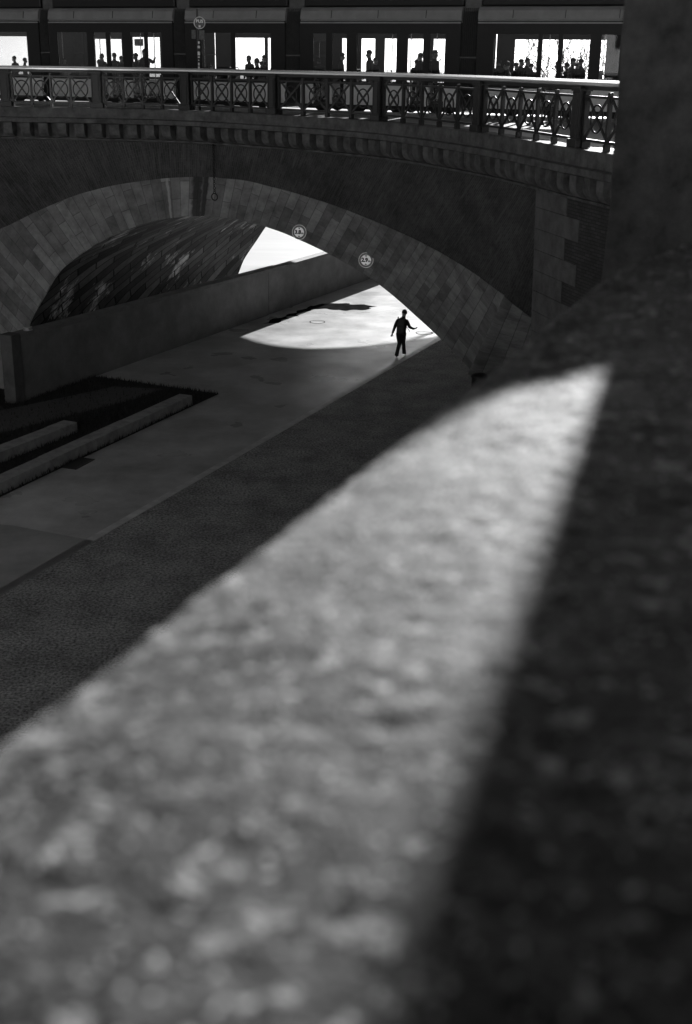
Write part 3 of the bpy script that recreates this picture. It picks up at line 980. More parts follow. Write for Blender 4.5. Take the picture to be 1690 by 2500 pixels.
def carriage(x0, x1, near, far, first, last):
    """near, far: openings as (xa, xb, kind)"""
    def skin(y, ops, zt, inward, mi):
        m_ = MB()
        xs = x0
        t = .06
        yy = y + inward * t / 2
        for (a, b_, kd) in ops:
            if a > xs: m_.box(((xs + a) / 2, yy, (ZSK + ZG - .12) / 2), (a - xs, t, ZG - .12 - ZSK)) if False else m_.box(((xs + a) / 2, yy, (ZSK + ZG) / 2), (a - xs, t, ZG - ZSK))
            zs = ZSILL if kd == 'w' else .42
            if zs > ZSK: m_.box(((a + b_) / 2, yy, (ZSK + zs) / 2), (b_ - a, t, zs - ZSK))
            m_.box(((a + b_) / 2, yy, (zt + ZG) / 2), (b_ - a, t, ZG - zt))
            xs = b_
        m_.box(((xs + x1) / 2, yy, (ZSK + ZG) / 2), (x1 - xs, t, ZG - ZSK))
        m_.build('side_wall', M_tdark, body, local=True)
    body = roof_mesh(x0, x1).build('carriage', M_tgrey, tram, local=True)
    skin(0, near, ZW, 1, 0)
    skin(TW, far, ZWF, -1, 0)
    # pale lower panels, split round the doors
    for y, ops in ((0, near), (TW, far)):
        xs = x0
        sgn = 1 if y == 0 else -1
        drs = []
        for (a, b_, kd) in ops:
            if kd == 'd': drs.append((a, b_))
        segs = []
        for a, b_ in drs:
            segs.append((xs, a)); xs = b_
        segs.append((xs, x1))
        for a, b_ in segs:
            if b_ - a > .02: MB().box(((a + b_) / 2, y + sgn * .035, (ZB + .14 + ZSK) / 2 - .002), (b_ - a - .012, .07, ZSK - ZB - .144)).build('lower_panel', M_tpale, body, local=True, bevel=.012)
    sk = MB(); sk.box(((x0 + x1) / 2, TW / 2, ZB + .06), (x1 - x0 - .02, TW - .1, .15)); sk.build('skirt', M_black, body, local=True)
    fl = MB(); fl.box(((x0 + x1) / 2, TW / 2, .33), (x1 - x0 - .04, TW - .16, .05)); fl.build('floor', M_tin, body, local=True)
    pd = MB(); pd.box(((x0 + x1) / 2, TW / 2, ZTOP + .29), (x1 - x0 - .06, TW - .62, .58)); pd.build('roof_pod', M_tdark, body, local=True, bevel=.06)
    k = x0 + 1.3
    while k < x1 - .5:
        MB().box((k, .024, (ZG + ZTOP) / 2 - .02), (.014, .03, ZTOP - ZG - .22), 0, 0, -.19).build('roof_seam', M_black, body, local=True); k += 1.9
    gt = MB(); gt.box(((x0 + x1) / 2, -.006, ZG - .06), (x1 - x0 - .02, .02, .05)); gt.build('gutter', M_tgrey, body, local=True)
    for y, ops, zt in ((.03, near, ZW), (TW - .03, far, ZWF)):
        for (a, b_, kd) in ops:
            zs = ZSILL if kd == 'w' else .42
            w_ = MB(); w_.box(((a + b_) / 2, y, (zs + zt) / 2), (b_ - a, .01, zt - zs))
            win = w_.build('window' if kd == 'w' else 'door', M_glass, body, local=True)
    return body
N_ = lambda *a: [(lx(x0), lx(x1), k) for x0, x1, k in a]
Fr = lambda *a: [(lx(x0, 130, TW), lx(x1, 130, TW), k) for x0, x1, k in a]
xB = [(lx(98), lx(122)), (lx(423), lx(453)), (lx(696), lx(733)), (lx(1123), lx(1163))]
xL, xR = lx(-330), lx(1890)
carr = []
carr.append(carriage(xL, xB[0][0], N_((-260, -160, 'w'), (-120, 69, 'w')), Fr((-250, -150, 'w'), (-100, 70, 'w')), True, False))
carr.append(carriage(xB[0][1], xB[1][0], N_((142, 214, 'w'), (231, 260, 'd'), (270, 300, 'd'), (321, 353, 'd'), (361, 396, 'd')), Fr((139, 167, 'w'), (234, 300, 'w'), (326, 393, 'w')), False, False))
carr.append(carriage(xB[1][1], xB[2][0], N_((493, 564, 'w'), (574, 661, 'w')), Fr((574, 648, 'w'), (655, 666, 'w')), False, False))
carr.append(carriage(xB[2][1], xB[3][0], N_((765, 796, 'd'), (811, 846, 'd'), (871, 968, 'w'), (995, 1033, 'd'), (1049, 1086, 'd')), Fr((836, 850, 'w'), (883, 917, 'w'), (940, 970, 'w'), (994, 1036, 'w'), (1058, 1090, 'w')), False, False))
carr.append(carriage(xB[3][1], xR, N_((1205, 1313, 'w'), (1323, 1362, 'd'), (1373, 1440, 'w'), (1466, 1513, 'w'), (1545, 1640, 'w')), Fr((1257, 1313, 'w'), (1321, 1363, 'w'), (1372, 1440, 'w'), (1466, 1480, 'w'), (1560, 1660, 'w')), False, True))
# ribbed gangways
for (a, b_) in xB:
    gm_ = MB()
    nr = 8
    def ribline(y, inward, z0, z1, amp, t0, t1):
        rows = []
        for k in range(nr * 2 + 1):
            x = a + .02 + (b_ - a - .04) * k / (nr * 2)
            d = 0 if k % 2 == 0 else amp
            rows.append([V((x, y + inward * (t0 + d), z0)), V((x, y + inward * (t1 + d), z1))])
        gm_.grid(rows)
    for y, s_ in ((.05, 1), (TW - .05, -1)):
        ribline(y, s_, .3, 2.02, .10, .02, .02)
        ribline(y, s_, 2.06, 3.15, .10, 0, .02)
        ribline(y, s_, 3.15, ZTOP - .06, .10, .02, .16)
        gm_.box(((a + b_) / 2, y + s_ * .03, 2.04), (b_ - a - .02, .05, .05))
    gm_.box(((a + b_) / 2, TW / 2, ZTOP - .12), (b_ - a, TW - .5, .1)); gm_.box(((a + b_) / 2, TW / 2, ZTOP + .24), (b_ - a, TW - .8, .6)); gm_.box(((a + b_) / 2, TW / 2, .33), (b_ - a, TW - .3, .05))
    gm_.build('gangway', M_rub, tram, local=True)
# running gear
for x in (lx(60), lx(250), lx(540), lx(820), lx(1010), lx(1300), lx(1450)):
    w_ = MB()
    for dx in (-.8, .8):
        for y in (.5, TW - .5):
            w_.tube([(x + dx, y - .06, .29), (x + dx, y + .06, .29)], .29, 18)
    w_.box((x, TW / 2, .3), (1.4, 1.0, .16))
    w_.build('bogie', M_black, tram, local=True)
# seats, grab poles
def seat(x, y, face, car):
    s_ = MB()
    s_.box((x, y, .80), (.44, .44, .09)); s_.box((x - face * .22, y, 1.14), (.08, .44, .68), 0, -face * .12); s_.box((x, y, .55), (.2, .3, .42))
    s_.tube([(x - face * .26, y - .2, 1.5), (x - face * .27, y - .2, 1.56), (x - face * .27, y + .2, 1.56), (x - face * .26, y + .2, 1.5)], .018, 6)
    s_.build('seat', M_tin, car, local=True)
for px, y, f_, c_ in ((170, .5, 1, 1), (190, 1.9, -1, 1), (520, .5, 1, 2), (552, .5, -1, 2), (590, 1.9, 1, 2), (625, .5, -1, 2), (652, .55, -1, 2), (890, .5, 1, 3), (935, .5, -1, 3), (1225, .5, 1, 4), (1240, .5, 1, 4), (1290, 1.9, -1, 4), (1392, .5, 1, 4), (1410, .5, 1, 4), (1480, 1.9, 1, 4)):
    seat(lx(px, 150, y), y, f_, carr[c_])
gp = [(155, 1.5, 1), (246, 1.2, 1), (345, 1.2, 1), (378, 1.3, 1), (500, 1.2, 2), (780, 1.2, 3), (958, 1.3, 3), (1003, .5, 3), (1066, 1.4, 3), (1340, 1.3, 4), (1474, 1.6, 4)]
for px, y, c_ in gp:
    x = lx(px, 140, y)
    MB().tube([(x, y, .36), (x, y, 3.1)], .019, 8).build('grab_pole', M_chrome, carr[c_], local=True, smooth=True)
x = lx(1490, 150, .3)
MB().tube([(x - .7, .3, 1.62), (x + .6, .3, 1.62)], .02, 6).build('grab_rail', M_chrome, carr[4], local=True)
# frosted film at the top of four door panes, and a small hanging screen
for a, b_, c_, z1 in ((231, 260, 1, .25), (270, 300, 1, .25), (765, 796, 3, .28)):
    MB().box(((lx(a) + lx(b_)) / 2, .045, ZW - z1 / 2 - .005), (lx(b_) - lx(a) - .03, .004, z1)).build('window_film', M_film, carr[c_], local=True)
MB().box(((lx(329, 110, 1.2) + lx(350, 110, 1.2)) / 2, 1.2, 2.48), (.42, .02, .27)).build('hanging_screen', M_film, carr[1], local=True)

# ------------------------------------------------------------------ people
M_coat = [mat('dark coat a', .012, .3, 6, .85), mat('dark coat b', .022, .3, 6, .85), mat('dark coat c', .035, .3, 6, .85)]
M_skin = mat('skin', .25, .1, 6, .6)
M_hair = mat('dark hair', .012, .3, 30, .6)
M_shoe = mat('black shoe', .01, .2, 8, .5)
M_trous = mat('dark trousers', .015, .3, 8, .85)

def skinned(name, J, E_, seg_mat, mats, sub=2, root='pelvis'):
    """J: name -> (pos, rx, ry); E_: edges; one continuous body grown round the skeleton"""
    names = list(J)
    me = bpy.data.meshes.new('sk')
    me.from_pydata([J[k][0] for k in names], [(names.index(a), names.index(b_)) for a, b_ in E_], [])
    o = bpy.data.objects.new('sk', me)
    COL.objects.link(o)
    md = o.modifiers.new('s', 'SKIN')
    md.use_smooth_shade = True
    md.branch_smoothing = .4
    for i, k in enumerate(names):
        sv = me.skin_vertices[0].data[i]
        sv.radius = (J[k][1], J[k][2])
        sv.use_root = (k == root)
    ss = o.modifiers.new('u', 'SUBSURF'); ss.levels = sub; ss.render_levels = sub
    bpy.context.view_layer.update()
    r_ = bpy.data.meshes.new_from_object(o.evaluated_get(bpy.context.evaluated_depsgraph_get()))
    bpy.data.objects.remove(o)
    r_.name = name
    r_.materials.clear()
    for m_ in mats: r_.materials.append(m_)
    segs = [(V(J[a][0]), V(J[b_][0]), seg_mat(a, b_)) for a, b_ in E_]
    for p in r_.polygons:
        c = p.center
        best = (1e9, 0)
        for a, b_, mi in segs:
            d = b_ - a
            t = max(0, min(1, (c - a).dot(d) / max(d.length_squared, 1e-9)))
            e = (c - a - d * t).length_squared
            if e < best[0]: best = (e, mi)
        p.material_index = best[1]
        p.use_smooth = True
    return r_
def pick(a, b_):
    s_ = a + ' ' + b_
    if 'toe' in s_ : return 3
    if 'f_' in s_ or 'palm' in b_ or 'head' in b_ or 'nose' in s_ or 'ear' in s_: return 2
    if 'knee' in s_ or 'ankle' in s_ or 'hip' in s_: return 1
    return 0
def base_joints(P, rs=1.0):
    """P: joint positions; adds radii"""
    rad = dict(pelvis=(.15, .115), spine=(.145, .11), chest=(.165, .12), neckb=(.085, .075), neck=(.070, .070), head=(.088, .104), head2=(.098, .118), head3=(.075, .09),
               sh=(.072, .07), elbow=(.050, .050), wrist=(.036, .034), palm=(.040, .024), hip=(.098, .10), knee=(.064, .066), ankle=(.046, .05), toe=(.042, .035), nose=(.014, .016), ear=(.012, .022), heel=(.04, .04))
    J = {}
    for k, p in P.items():
        key = k.split('_')[0]
        r_ = rad.get(key, (.0095, .0095))
        q_ = rs if key in ('chest', 'sh', 'elbow', 'wrist', 'spine') else 1.0 + (rs - 1) * .4 if key in ('neckb', 'neck', 'head', 'head2', 'pelvis') else 1.0
        J[k] = (V(p), r_[0] * q_, r_[1] * q_)
    return J
def body_edges(P):
    E_ = [('pelvis', 'spine'), ('spine', 'chest'), ('chest', 'neckb'), ('neckb', 'neck'), ('neck', 'head'), ('head', 'head2'), ('head2', 'head3'), ('head', 'nose')]
    for s_ in 'lr':
        E_ += [('chest', 'sh_' + s_), ('sh_' + s_, 'elbow_' + s_), ('elbow_' + s_, 'wrist_' + s_), ('wrist_' + s_, 'palm_' + s_), ('pelvis', 'hip_' + s_), ('hip_' + s_, 'knee_' + s_), ('knee_' + s_, 'ankle_' + s_), ('ankle_' + s_, 'toe_' + s_), ('head2', 'ear_' + s_)]
        for k in range(5):
            E_ += [('palm_' + s_, f'f_{s_}{k}a'), (f'f_{s_}{k}a', f'f_{s_}{k}b'), (f'f_{s_}{k}b', f'f_{s_}{k}c')]
    return E_
def add_hand(P, s_, curl=.5):
    """five fingers of unequal length, curled, the thumb from the side of the palm"""
    w, p = V(P['wrist_' + s_]), V(P['palm_' + s_])
    d = (p - w).normalized()
    side = d.cross(V((0, 0, 1)) if abs(d.z) < .8 else V((0, 1, 0))).normalized()
    if (side.y < 0): side = -side
    nrm = side.cross(d).normalized() * (1 if s_ == 'l' else -1)
    for k, (o, L) in enumerate(((-.030, .060), (-.010, .072), (.010, .078), (.030, .070))):
        a = p + d * .045 + side * o
        b_ = a + (d * math.cos(curl) + nrm * math.sin(curl)) * L * .5
        c = b_ + (d * math.cos(curl * 2.2) + nrm * math.sin(curl * 2.2)) * L * .5
        P[f'f_{s_}{k}a'], P[f'f_{s_}{k}b'], P[f'f_{s_}{k}c'] = a, b_, c
    a = p + side * .040 + d * .0
    b_ = a + (d * .6 + side * .5 + nrm * .5).normalized() * .034
    P[f'f_{s_}4a'], P[f'f_{s_}4b'], P[f'f_{s_}4c'] = a, b_, b_ + (d * .9 + nrm * .4).normalized() * .03
def head_from(P, nk, lean, face):
    """neck base point, direction of the neck, direction faced"""
    lean = V(lean).normalized(); f = V(face).normalized(); sd = lean.cross(f).normalized()
    P['neckb'] = V(nk); P['neck'] = V(nk) + lean * .07
    P['head'] = V(nk) + lean * .15 + f * .022; P['head2'] = V(nk) + lean * .225 + f * .012; P['head3'] = V(nk) + lean * .285 + f * .004
    P['nose'] = P['head'] + lean * .025 + f * .115
    P['ear_l'] = P['head2'] - lean * .03 - sd * .098; P['ear_r'] = P['head2'] - lean * .03 + sd * .098
def hair_mesh(P, face, long_=0.0, cap=False):
    f = V(face).normalized()
    c = V(P['head2'])
    lean = (V(P['head3']) - V(P['head'])).normalized()
    sd = lean.cross(f).normalized()
    m_ = MB()
    rows = []
    for i in range(9):
        th = i / 8 * (1.75 + long_)
        row = []
        for j in range(16):
            ph = 2 * math.pi * j / 16
            lim = th
            fr_ = math.cos(ph)           # towards the face the hair stops at the brow
            if fr_ > .2: lim = min(th, 1.75 - .75 * (fr_ - .2))
            r_ = V((math.sin(lim) * math.cos(ph) * .120, math.sin(lim) * math.sin(ph) * .104, math.cos(lim) * .115 if lim < 1.57 else math.cos(lim) * .16))
            row.append(c + f * (r_.x - .008) + sd * r_.y + lean * (r_.z + .012))
        rows.append(row)
    m_.grid(rows, wrap=True)
    return m_
def make_person(name, P, face, loc, rz, label, cat='person', group=None, coat=0, long_=0.0, scale=1.0):
    for s_ in 'lr': add_hand(P, s_, .55)
    J = base_joints(P, 1.28)
    me = skinned(name, J, body_edges(P), pick, [M_coat[coat], M_trous, M_skin, M_shoe])
    o = bpy.data.objects.new(name, me)
    COL.objects.link(o)
    o.location = loc; o.rotation_euler = (0, 0, rz); o.scale = (scale,) * 3
    tag(o, label, cat, group)
    h = hair_mesh(P, face, long_).build('hair', M_hair, o, smooth=True, local=True)
    return o
def stand_pose(arm=0):
    P = dict(pelvis=(0, 0, .96), spine=(0, .0, 1.15), chest=(0, -.005, 1.34))
    head_from(P, (0, 0, 1.455), (0, .10, 1), (0, 1, -.05))
    for s_, q in (('l', -1), ('r', 1)):
        P['sh_' + s_] = (q * .185, -.01, 1.405); P['elbow_' + s_] = (q * .235, -.03, 1.12); P['wrist_' + s_] = (q * .215, .10, .90); P['palm_' + s_] = (q * .205, .15, .83)
        P['hip_' + s_] = (q * .095, 0, .90); P['knee_' + s_] = (q * .10, .03, .50); P['ankle_' + s_] = (q * .10, -.02, .09); P['toe_' + s_] = (q * .115, .15, .04)
    if arm:
        P['elbow_r'] = (.40, .10, 1.28); P['wrist_r'] = (.56, .28, 1.40); P['palm_r'] = (.61, .34, 1.43)
    return P
def sit_pose():
    P = dict(pelvis=(0, 0, .52), spine=(0, -.02, .72), chest=(0, -.02, .91))
    head_from(P, (0, -.01, 1.025), (0, .12, 1), (0, 1, -.05))
    for s_, q in (('l', -1), ('r', 1)):
        P['sh_' + s_] = (q * .185, -.02, .975); P['elbow_' + s_] = (q * .235, .03, .70); P['wrist_' + s_] = (q * .12, .24, .64); P['palm_' + s_] = (q * .07, .29, .64)
        P['hip_' + s_] = (q * .10, .05, .51); P['knee_' + s_] = (q * .12, .45, .52); P['ankle_' + s_] = (q * .12, .44, .09); P['toe_' + s_] = (q * .13, .60, .04)
    return P

# the walking man in the lit opening
foot = onz(970, 873)
fz = V((foot.x, foot.y, 0))
W_ = dict(pelvis=(.13, .10, .99), spine=(.14, .09, 1.17), chest=(.165, .10, 1.37))
head_from(W_, (.20, .12, 1.50), (.16, .10, 1), (.25, 1, -.05))
W_['sh_l'] = (-.02, .09, 1.44); W_['elbow_l'] = (-.12, .02, 1.19); W_['wrist_l'] = (-.20, .05, .95); W_['palm_l'] = (-.225, .07, .87)
W_['sh_r'] = (.345, .12, 1.42); W_['elbow_r'] = (.44, .06, 1.18); W_['wrist_r'] = (.60, .20, 1.09); W_['palm_r'] = (.67, .25, 1.09)
W_['hip_l'] = (.05, .09, .93); W_['knee_l'] = (.075, .14, .52); W_['ankle_l'] = (-.03, -.06, .12); W_['toe_l'] = (-.02, .10, .03)
W_['hip_r'] = (.21, .11, .93); W_['knee_r'] = (.235, .33, .54); W_['ankle_r'] = (.285, .40, .10); W_['toe_r'] = (.34, .56, .04)
man = make_person('person', W_, (.25, 1, -.05), fz, 0, 'man with a backpack walking away into the sunlit opening under the arch', 'person')
# jacket hem and wide trouser legs
def sleeve(pts, rad, n=12): return MB().tube(pts, rad, n)
sleeve([W_['hip_l'], V(W_['hip_l']).lerp(V(W_['knee_l']), .5), W_['knee_l'], V(W_['knee_l']).lerp(V(W_['ankle_l']), .6), (-.03, -.05, .08)], [.125, .105, .078, .072, .078]).build('trouser_leg', M_trous, man, smooth=True, local=True)
sleeve([W_['hip_r'], V(W_['hip_r']).lerp(V(W_['knee_r']), .5), W_['knee_r'], V(W_['knee_r']).lerp(V(W_['ankle_r']), .6), (.285, .39, .08)], [.125, .105, .076, .070, .076]).build('trouser_leg', M_trous, man, smooth=True, local=True)
sleeve([(.20, .11, 1.53), (.17, .10, 1.42), (.145, .09, 1.2), (.13, .10, 1.0), (.13, .10, .90)], [.09, .20, .195, .185, .19], 18).build('jacket', M_coat[0], man, smooth=True, local=True)
# backpack
bk = thing('backpack', fz + V((.10, -.10, 1.0)), "dark backpack on the walking man's back with a strap hanging loose", 'backpack')
q = MB()
rows = []
for i in range(9):
    t = i / 8
    z = -.02 + t * .54
    hw = .155 * (1 - .25 * abs(2 * t - 1) ** 3); dp_ = .10 * (1 - .35 * abs(2 * t - 1) ** 4)
    cxx = .0 + .03 * t
    rows.append([V((cxx + math.copysign(abs(math.cos(a)) ** .6, math.cos(a)) * hw, -.0 + math.copysign(abs(math.sin(a)) ** .6, math.sin(a)) * dp_, z)) for a in [2 * math.pi * k / 20 for k in range(20)]])
q.grid(rows, wrap=True); q.face(list(reversed(rows[0]))); q.face(rows[-1])
q.build('pack', mat('backpack cloth', .05, .3, 10, .8), bk, smooth=True, local=True)
pk = MB(); pk.box((.01, -.105, .17), (.22, .05, .24)); pk.build('pocket', mat('backpack cloth', .05), bk, local=True, bevel=.018)
MB().tube([(.16, .10, .28), (.25, .08, .18), (.36, .05, .02)], .010, 6).build('loose_strap', M_black, bk, local=True)
for x in (-.10, .14): MB().tube([(x, .03, .50), (x, .16, .56), (x, .27, .50), (x + .0, .28, .30), (x, .12, .05)], .02, 6).build('shoulder_strap', M_black, bk, local=True)

# passengers
ZF = DECK + .355
plist = [
    # px, py of the head, depth in tram, pose, heading (deg: 0 faces away), coat, hair, label
    (36, 143, 1.3, 's', 90, 0, 0, 'standing passenger cut by the frame edge in the first tram window'),
    (60, 147, 1.0, 's', -60, 1, .3, 'passenger leaning in the first tram window, beside the ribbed gangway'),
    (158, 148, 1.2, 's', 200, 1, 0, 'passenger beside the slit of light in the wide tram window left of the doors'),
    (250, 138, 1.1, 's', 160, 1, .3, 'passenger in the first door pane left of the hanging screen'),
    (279, 136, 1.4, 's', 20, 0, 0, 'tall passenger in the left part of the second door pane'),
    (296, 143, .9, 's', 250, 1, .4, 'shorter passenger in the right part of the second door pane'),
    (333, 137, .9, 's', 100, 0, 0, 'passenger below the hanging screen in the tram doorway'),
    (354, 128, 1.2, 'a', 60, 0, 0, 'tall standing passenger reaching out an arm to the pole in the tram doorway'),
    (609, 143, 1.0, 's', 75, 0, .4, 'long haired passenger in profile in the brightest wide tram window'),
    (628, 150, 1.3, 'c', 60, 1, .3, 'seated passenger between two others in the brightest wide tram window'),
    (647, 142, 1.0, 's', 110, 1, 0, 'passenger at the pillar end of the brightest wide tram window'),
    (779, 148, .8, 's', 30, 2, .3, 'faint passenger behind the frosted door pane next to the gangway'),
    (834, 137, 1.2, 's', 300, 1, 0, 'dark passenger in the door pane with a slit of light'),
    (903, 131, 1.0, 's', 95, 0, 0, 'broad passenger against the bright window above a seat back'),
    (1028, 138, .8, 's', 80, 0, 0, 'passenger leaning on the pillar in the door pane with thin twigs behind'),
    (1061, 130, .8, 's', 250, 0, 0, 'tall passenger filling the last door pane before the widest gangway'),
    (1219, 152, .9, 's', 60, 2, .3, 'faint grey passenger at the dark end of the wide window by the gangway'),
    (1239, 158, .8, 'c', 95, 1, .2, 'seated passenger beside two shining seat rims in the twig filled window'),
    (1272, 152, 1.2, 's', 270, 0, 0, 'passenger at the left of a close pair in the twig filled window'),
    (1287, 150, .8, 's', 250, 0, .3, 'passenger at the right of a close pair in the twig filled window'),
    (1364, 158, 1.0, 'c', 100, 1, .2, 'seated passenger at the edge of the window pane before the last pillar'),
    (1398, 150, 1.1, 's', 300, 1, 0, 'passenger at the left of a pair before bare branches in the last broad window'),
    (1420, 152, .9, 's', 80, 0, 0, 'passenger at the right of a pair before bare branches in the last broad window'),
    (243, 152, 1.7, 'c', 200, 0, .2, 'low dark head in front of the left edge of the first door pane'),
    (268, 150, 1.9, 's', 10, 1, 0, 'passenger half hidden by the bar between the two left door panes'),
    (340, 152, 1.8, 's', 40, 1, .3, 'shorter passenger behind the outstretched arm in the tram doorway'),
    (517, 160, .5, 'c', 90, 2, .3, 'faint seated passenger in the dark half of the carriage with the brightest wide window'),
    (638, 156, 1.8, 's', 300, 0, .3, 'short passenger tucked behind the row of three in the brightest wide window'),
    (916, 148, 1.7, 's', 250, 0, 0, 'passenger half hidden behind the broad passenger by the seat back'),
    (1018, 152, 1.7, 's', 30, 1, .3, 'shorter passenger low in the door pane with thin twigs'),
    (1260, 160, 1.5, 's', 280, 0, .3, 'passenger stooping at the left edge of the twig filled window'),
    (1298, 162, 1.6, 's', 60, 1, 0, 'shorter passenger behind the close pair in the twig filled window'),
    (1385, 160, 1.7, 's', 90, 0, .3, 'passenger low at the left side of the last broad window'),
    (1410, 160, 1.9, 's', 0, 1, 0, 'passenger between the pair before bare branches in the last broad window'),
    (1468, 180, 1.0, 'c', 60, 1, .3, 'seated passenger low in the narrow window next to the stone pier'),
]
protos = {}
for px, py, dep, pose, hd, coat, hr, lab in plist:
    key = (pose, coat, hr)
    hpos = onplane(px, py, tram0 + D * dep, D)
    rz = -RA + R(hd)
    if key not in protos:
        P = stand_pose() if pose == 's' else stand_pose(1) if pose == 'a' else sit_pose()
        o = make_person('person', P, (0, 1, -.05), (0, 0, 0), 0, lab, 'person', 'passengers in the tram', coat, hr)
        protos[key] = o
    else:
        src = protos[key]
        o = src.copy(); COL.objects.link(o)
        for ch in list(src.children):
            c = ch.copy(); COL.objects.link(c); c.parent = o
        o['label'] = lab
    hz = 1.67 if pose in 'sa' else 1.25
    base = ZF if pose in 'sa' else DECK + .36 + .06
    sc = (hpos.z - base) / hz
    sc = max(.80, min(1.08, sc))
    o.scale = (sc,) * 3
    o.location = (hpos.x, hpos.y, base if pose in 'sa' else max(base, hpos.z - hz * sc))
    o.rotation_euler = (0, 0, rz)

# ------------------------------------------------------------------ bus lane sign post on the bridge pavement
sp_s = s_at(487, -1.2, 9.5)
spb = roff(sp_s, -1.2, DECK)
post = thing('sign_post', spb, 'tall dark street sign post with round sign and two small plates behind the railing', 'sign post')
def at_post(px, py): return onplane(px, py, spb, V((0, 1, 0)))
X_, Y_ = V((1, 0, 0)), V((0, -1, 0))
ztop = at_post(487, 22).z
MB().tube([spb, V((spb.x, spb.y, ztop))], .045, 12).build('pole', M_iron, post, smooth=True)
cs_ = at_post(488, 56) + V((0, -.07, 0))
rs_ = (at_post(502, 56) - at_post(488, 56)).length
M_sgn = mat('dark blue sign face', .05, .2, 5, .4)
M_sgl = mat('pale sign lettering', .85, .2, 5, .5)
MB().disc(cs_, rs_, X_, UP, .02).build('round_sign', M_sgn, post)
MB().ring(cs_ + V((0, -.02, 0)), rs_ - .012, .014, X_, UP, 32, 6).build('sign_rim', M_sgl, post, smooth=True)
tmx = Matrix(((1, 0, 0, cs_.x - spb.x), (0, 0, -1, cs_.y - spb.y - .024), (0, 1, 0, cs_.z - spb.z + .05), (0, 0, 0, 1)))
put_text('lettering', 'BUS', rs_ * .72, M_sgl, post, tmx, .006)
MB().box(cs_ + V((0, -.024, -rs_ * .55)), (rs_ * .35, .006, rs_ * .4)).build('emblem', M_sgl, post, bevel=.01)
for x0, x1, y0, y1 in ((468, 479, 73, 95), (486, 500, 74, 97)):
    a, b_ = at_post(x0, y0), at_post(x1, y1)
    c = (a + b_) / 2 + V((0, -.07, 0))
    pl = MB().box(c, (abs(b_.x - a.x), .015, abs(a.z - b_.z))).build('small_plate', mat('worn plate', .07, .6, 14, .5), post, bevel=.006)
for y0, y1, w_ in ((101, 107, 4), (112, 118, 6), (126, 135, 6), (138, 141, 5), (146, 148, 3), (153, 160, 4), (162, 167, 4)):
    a, b_ = at_post(486 - w_ / 2, y0), at_post(486 + w_ / 2, y1)
    c = (a + b_) / 2 + V((0, -.055, 0))
    MB().box(c, (abs(b_.x - a.x), .012, abs(a.z - b_.z))).build('sticker', M_sgl, post)

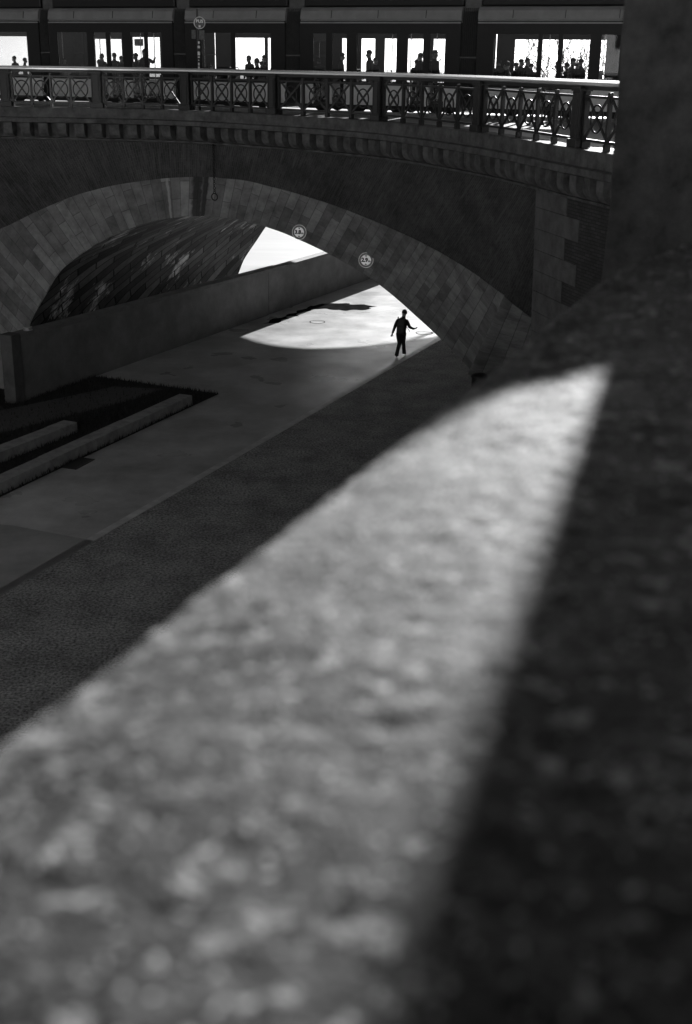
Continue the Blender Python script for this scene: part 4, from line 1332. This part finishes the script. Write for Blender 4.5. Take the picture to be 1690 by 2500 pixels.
# ------------------------------------------------------------------ bare trees on the far quay
M_bark = mat('bare bark', .03, .4, 6, .9)
def bare_tree(base, h, seed, label, levels=5, twig=1.0, lean=(0, 0)):
    h *= 1.18
    r = random.Random(seed)
    t = thing('bare_tree', base, label, 'tree', 'bare trees beyond the bridge')
    trunk, crown = MB(), MB()
    def grow(p, d, L, rad, lv):
        pts, rr = [p.copy()], [rad]
        n_ = 4
        q, dd = p.copy(), d.copy()
        for k in range(n_):
            dd = (dd + V((r.uniform(-1, 1), r.uniform(-1, 1), r.uniform(-.4, .9))) * .13).normalized()
            q = q + dd * (L / n_)
            pts.append(q.copy()); rr.append(rad * (1 - .42 * (k + 1) / n_))
        (trunk if lv <= 1 else crown).tube(pts, rr, 8 if lv <= 1 else 5 if lv < 4 else 3, cap=lv <= 1)
        if lv >= levels: return
        nb_ = 3 if lv == 0 else r.choice((3, 3, 4)) if lv < 4 else r.choice((3, 4, 4))
        for k in range(nb_):
            i = n_ if k == 0 else r.randint(1 if lv else 2, n_)
            a = r.uniform(0, 6.283)
            e = V((math.cos(a), math.sin(a), 0))
            e = (e - dd * e.dot(dd)).normalized()
            sp = r.uniform(.3, .5) if k == 0 else r.uniform(.45, .95)
            nd = (dd * math.cos(sp) + e * math.sin(sp) + V((0, 0, .22))).normalized()
            grow(pts[i], nd, L * r.uniform(.62, .82), max(rr[i] * (.78 if k == 0 else .6), .015), lv + 1)
    grow(V(base), V((lean[0], lean[1], 1)).normalized(), h * .26, h * .016, 0)
    trunk.build('trunk', M_bark, t, smooth=True)
    crown.build('crown', M_bark, t)
    return t
bare_tree((6.3, 102, 0), 15.0, 11, 'sparse bare tree seen through the door pane with the leaning passenger')
bare_tree((10.3, 71, 0), 15.5, 5, 'bare forked tree filling the wide tram window by the widest gangway')
bare_tree((12.5, 75.5, 0), 16.5, 8, 'dense bare tree behind the narrow pane between the two broad windows')
bare_tree((14.2, 72, 0), 15.5, 21, 'bare tree with upright limbs behind the last broad tram window')
bare_tree((16.3, 77, 0), 15.0, 33, 'bare tree behind the narrow tram window beside the stone pier')

# ------------------------------------------------------------------ unseen houses added behind the viewer: sunlit, they throw soft light back on the bridge
M_fac = mat('pale fill house stone', .60, .15, .5, .85, .4, 20)
M_slate = mat('slate roof', .08, .3, 3, .7)
M_pane = mat('dark window pane', .02, .2, 3, .15)
for i, (x, w, h, lab) in enumerate(((-60, 40, 19, 'added unseen pale stone house with slate roof, lowest of the light-bouncing row'), (-18, 40, 25, 'tall added unseen pale stone house in the middle of the light-bouncing row'), (24, 42, 22, 'wide added unseen pale stone house at the end of the light-bouncing row'))):
    h_ = thing('fill_house', V((x, -48, 0)), lab, 'house')
    MB().box((x + w / 2, -53, h / 2), (w, 10, h)).build('wall', M_fac, h_)
    rf = MB()
    A = [V((x - .3, -47.6, h)), V((x - .3, -58.4, h)), V((x - .3, -55, h + 3.4)), V((x - .3, -51, h + 3.4))]
    B = [p + V((w + .6, 0, 0)) for p in A]
    rf.grid([A, B], wrap=True); rf.face(A); rf.face(list(reversed(B)))
    rf.build('roof', M_slate, h_)
    nw = int(w / 4.5)
    first_w = None
    for f in range(3):
        for k in range(nw):
            c = V((w * (k + .5) / nw, .04, 3 + f * (h - 3) / 3))
            if first_w is None:
                first_w = MB().box((0, 0, 0), (1.3, .08, 2.3)).build('window', M_pane, h_, local=True); o = first_w
            else:
                o = first_w.copy(); COL.objects.link(o); o.parent = h_
            o.location = c
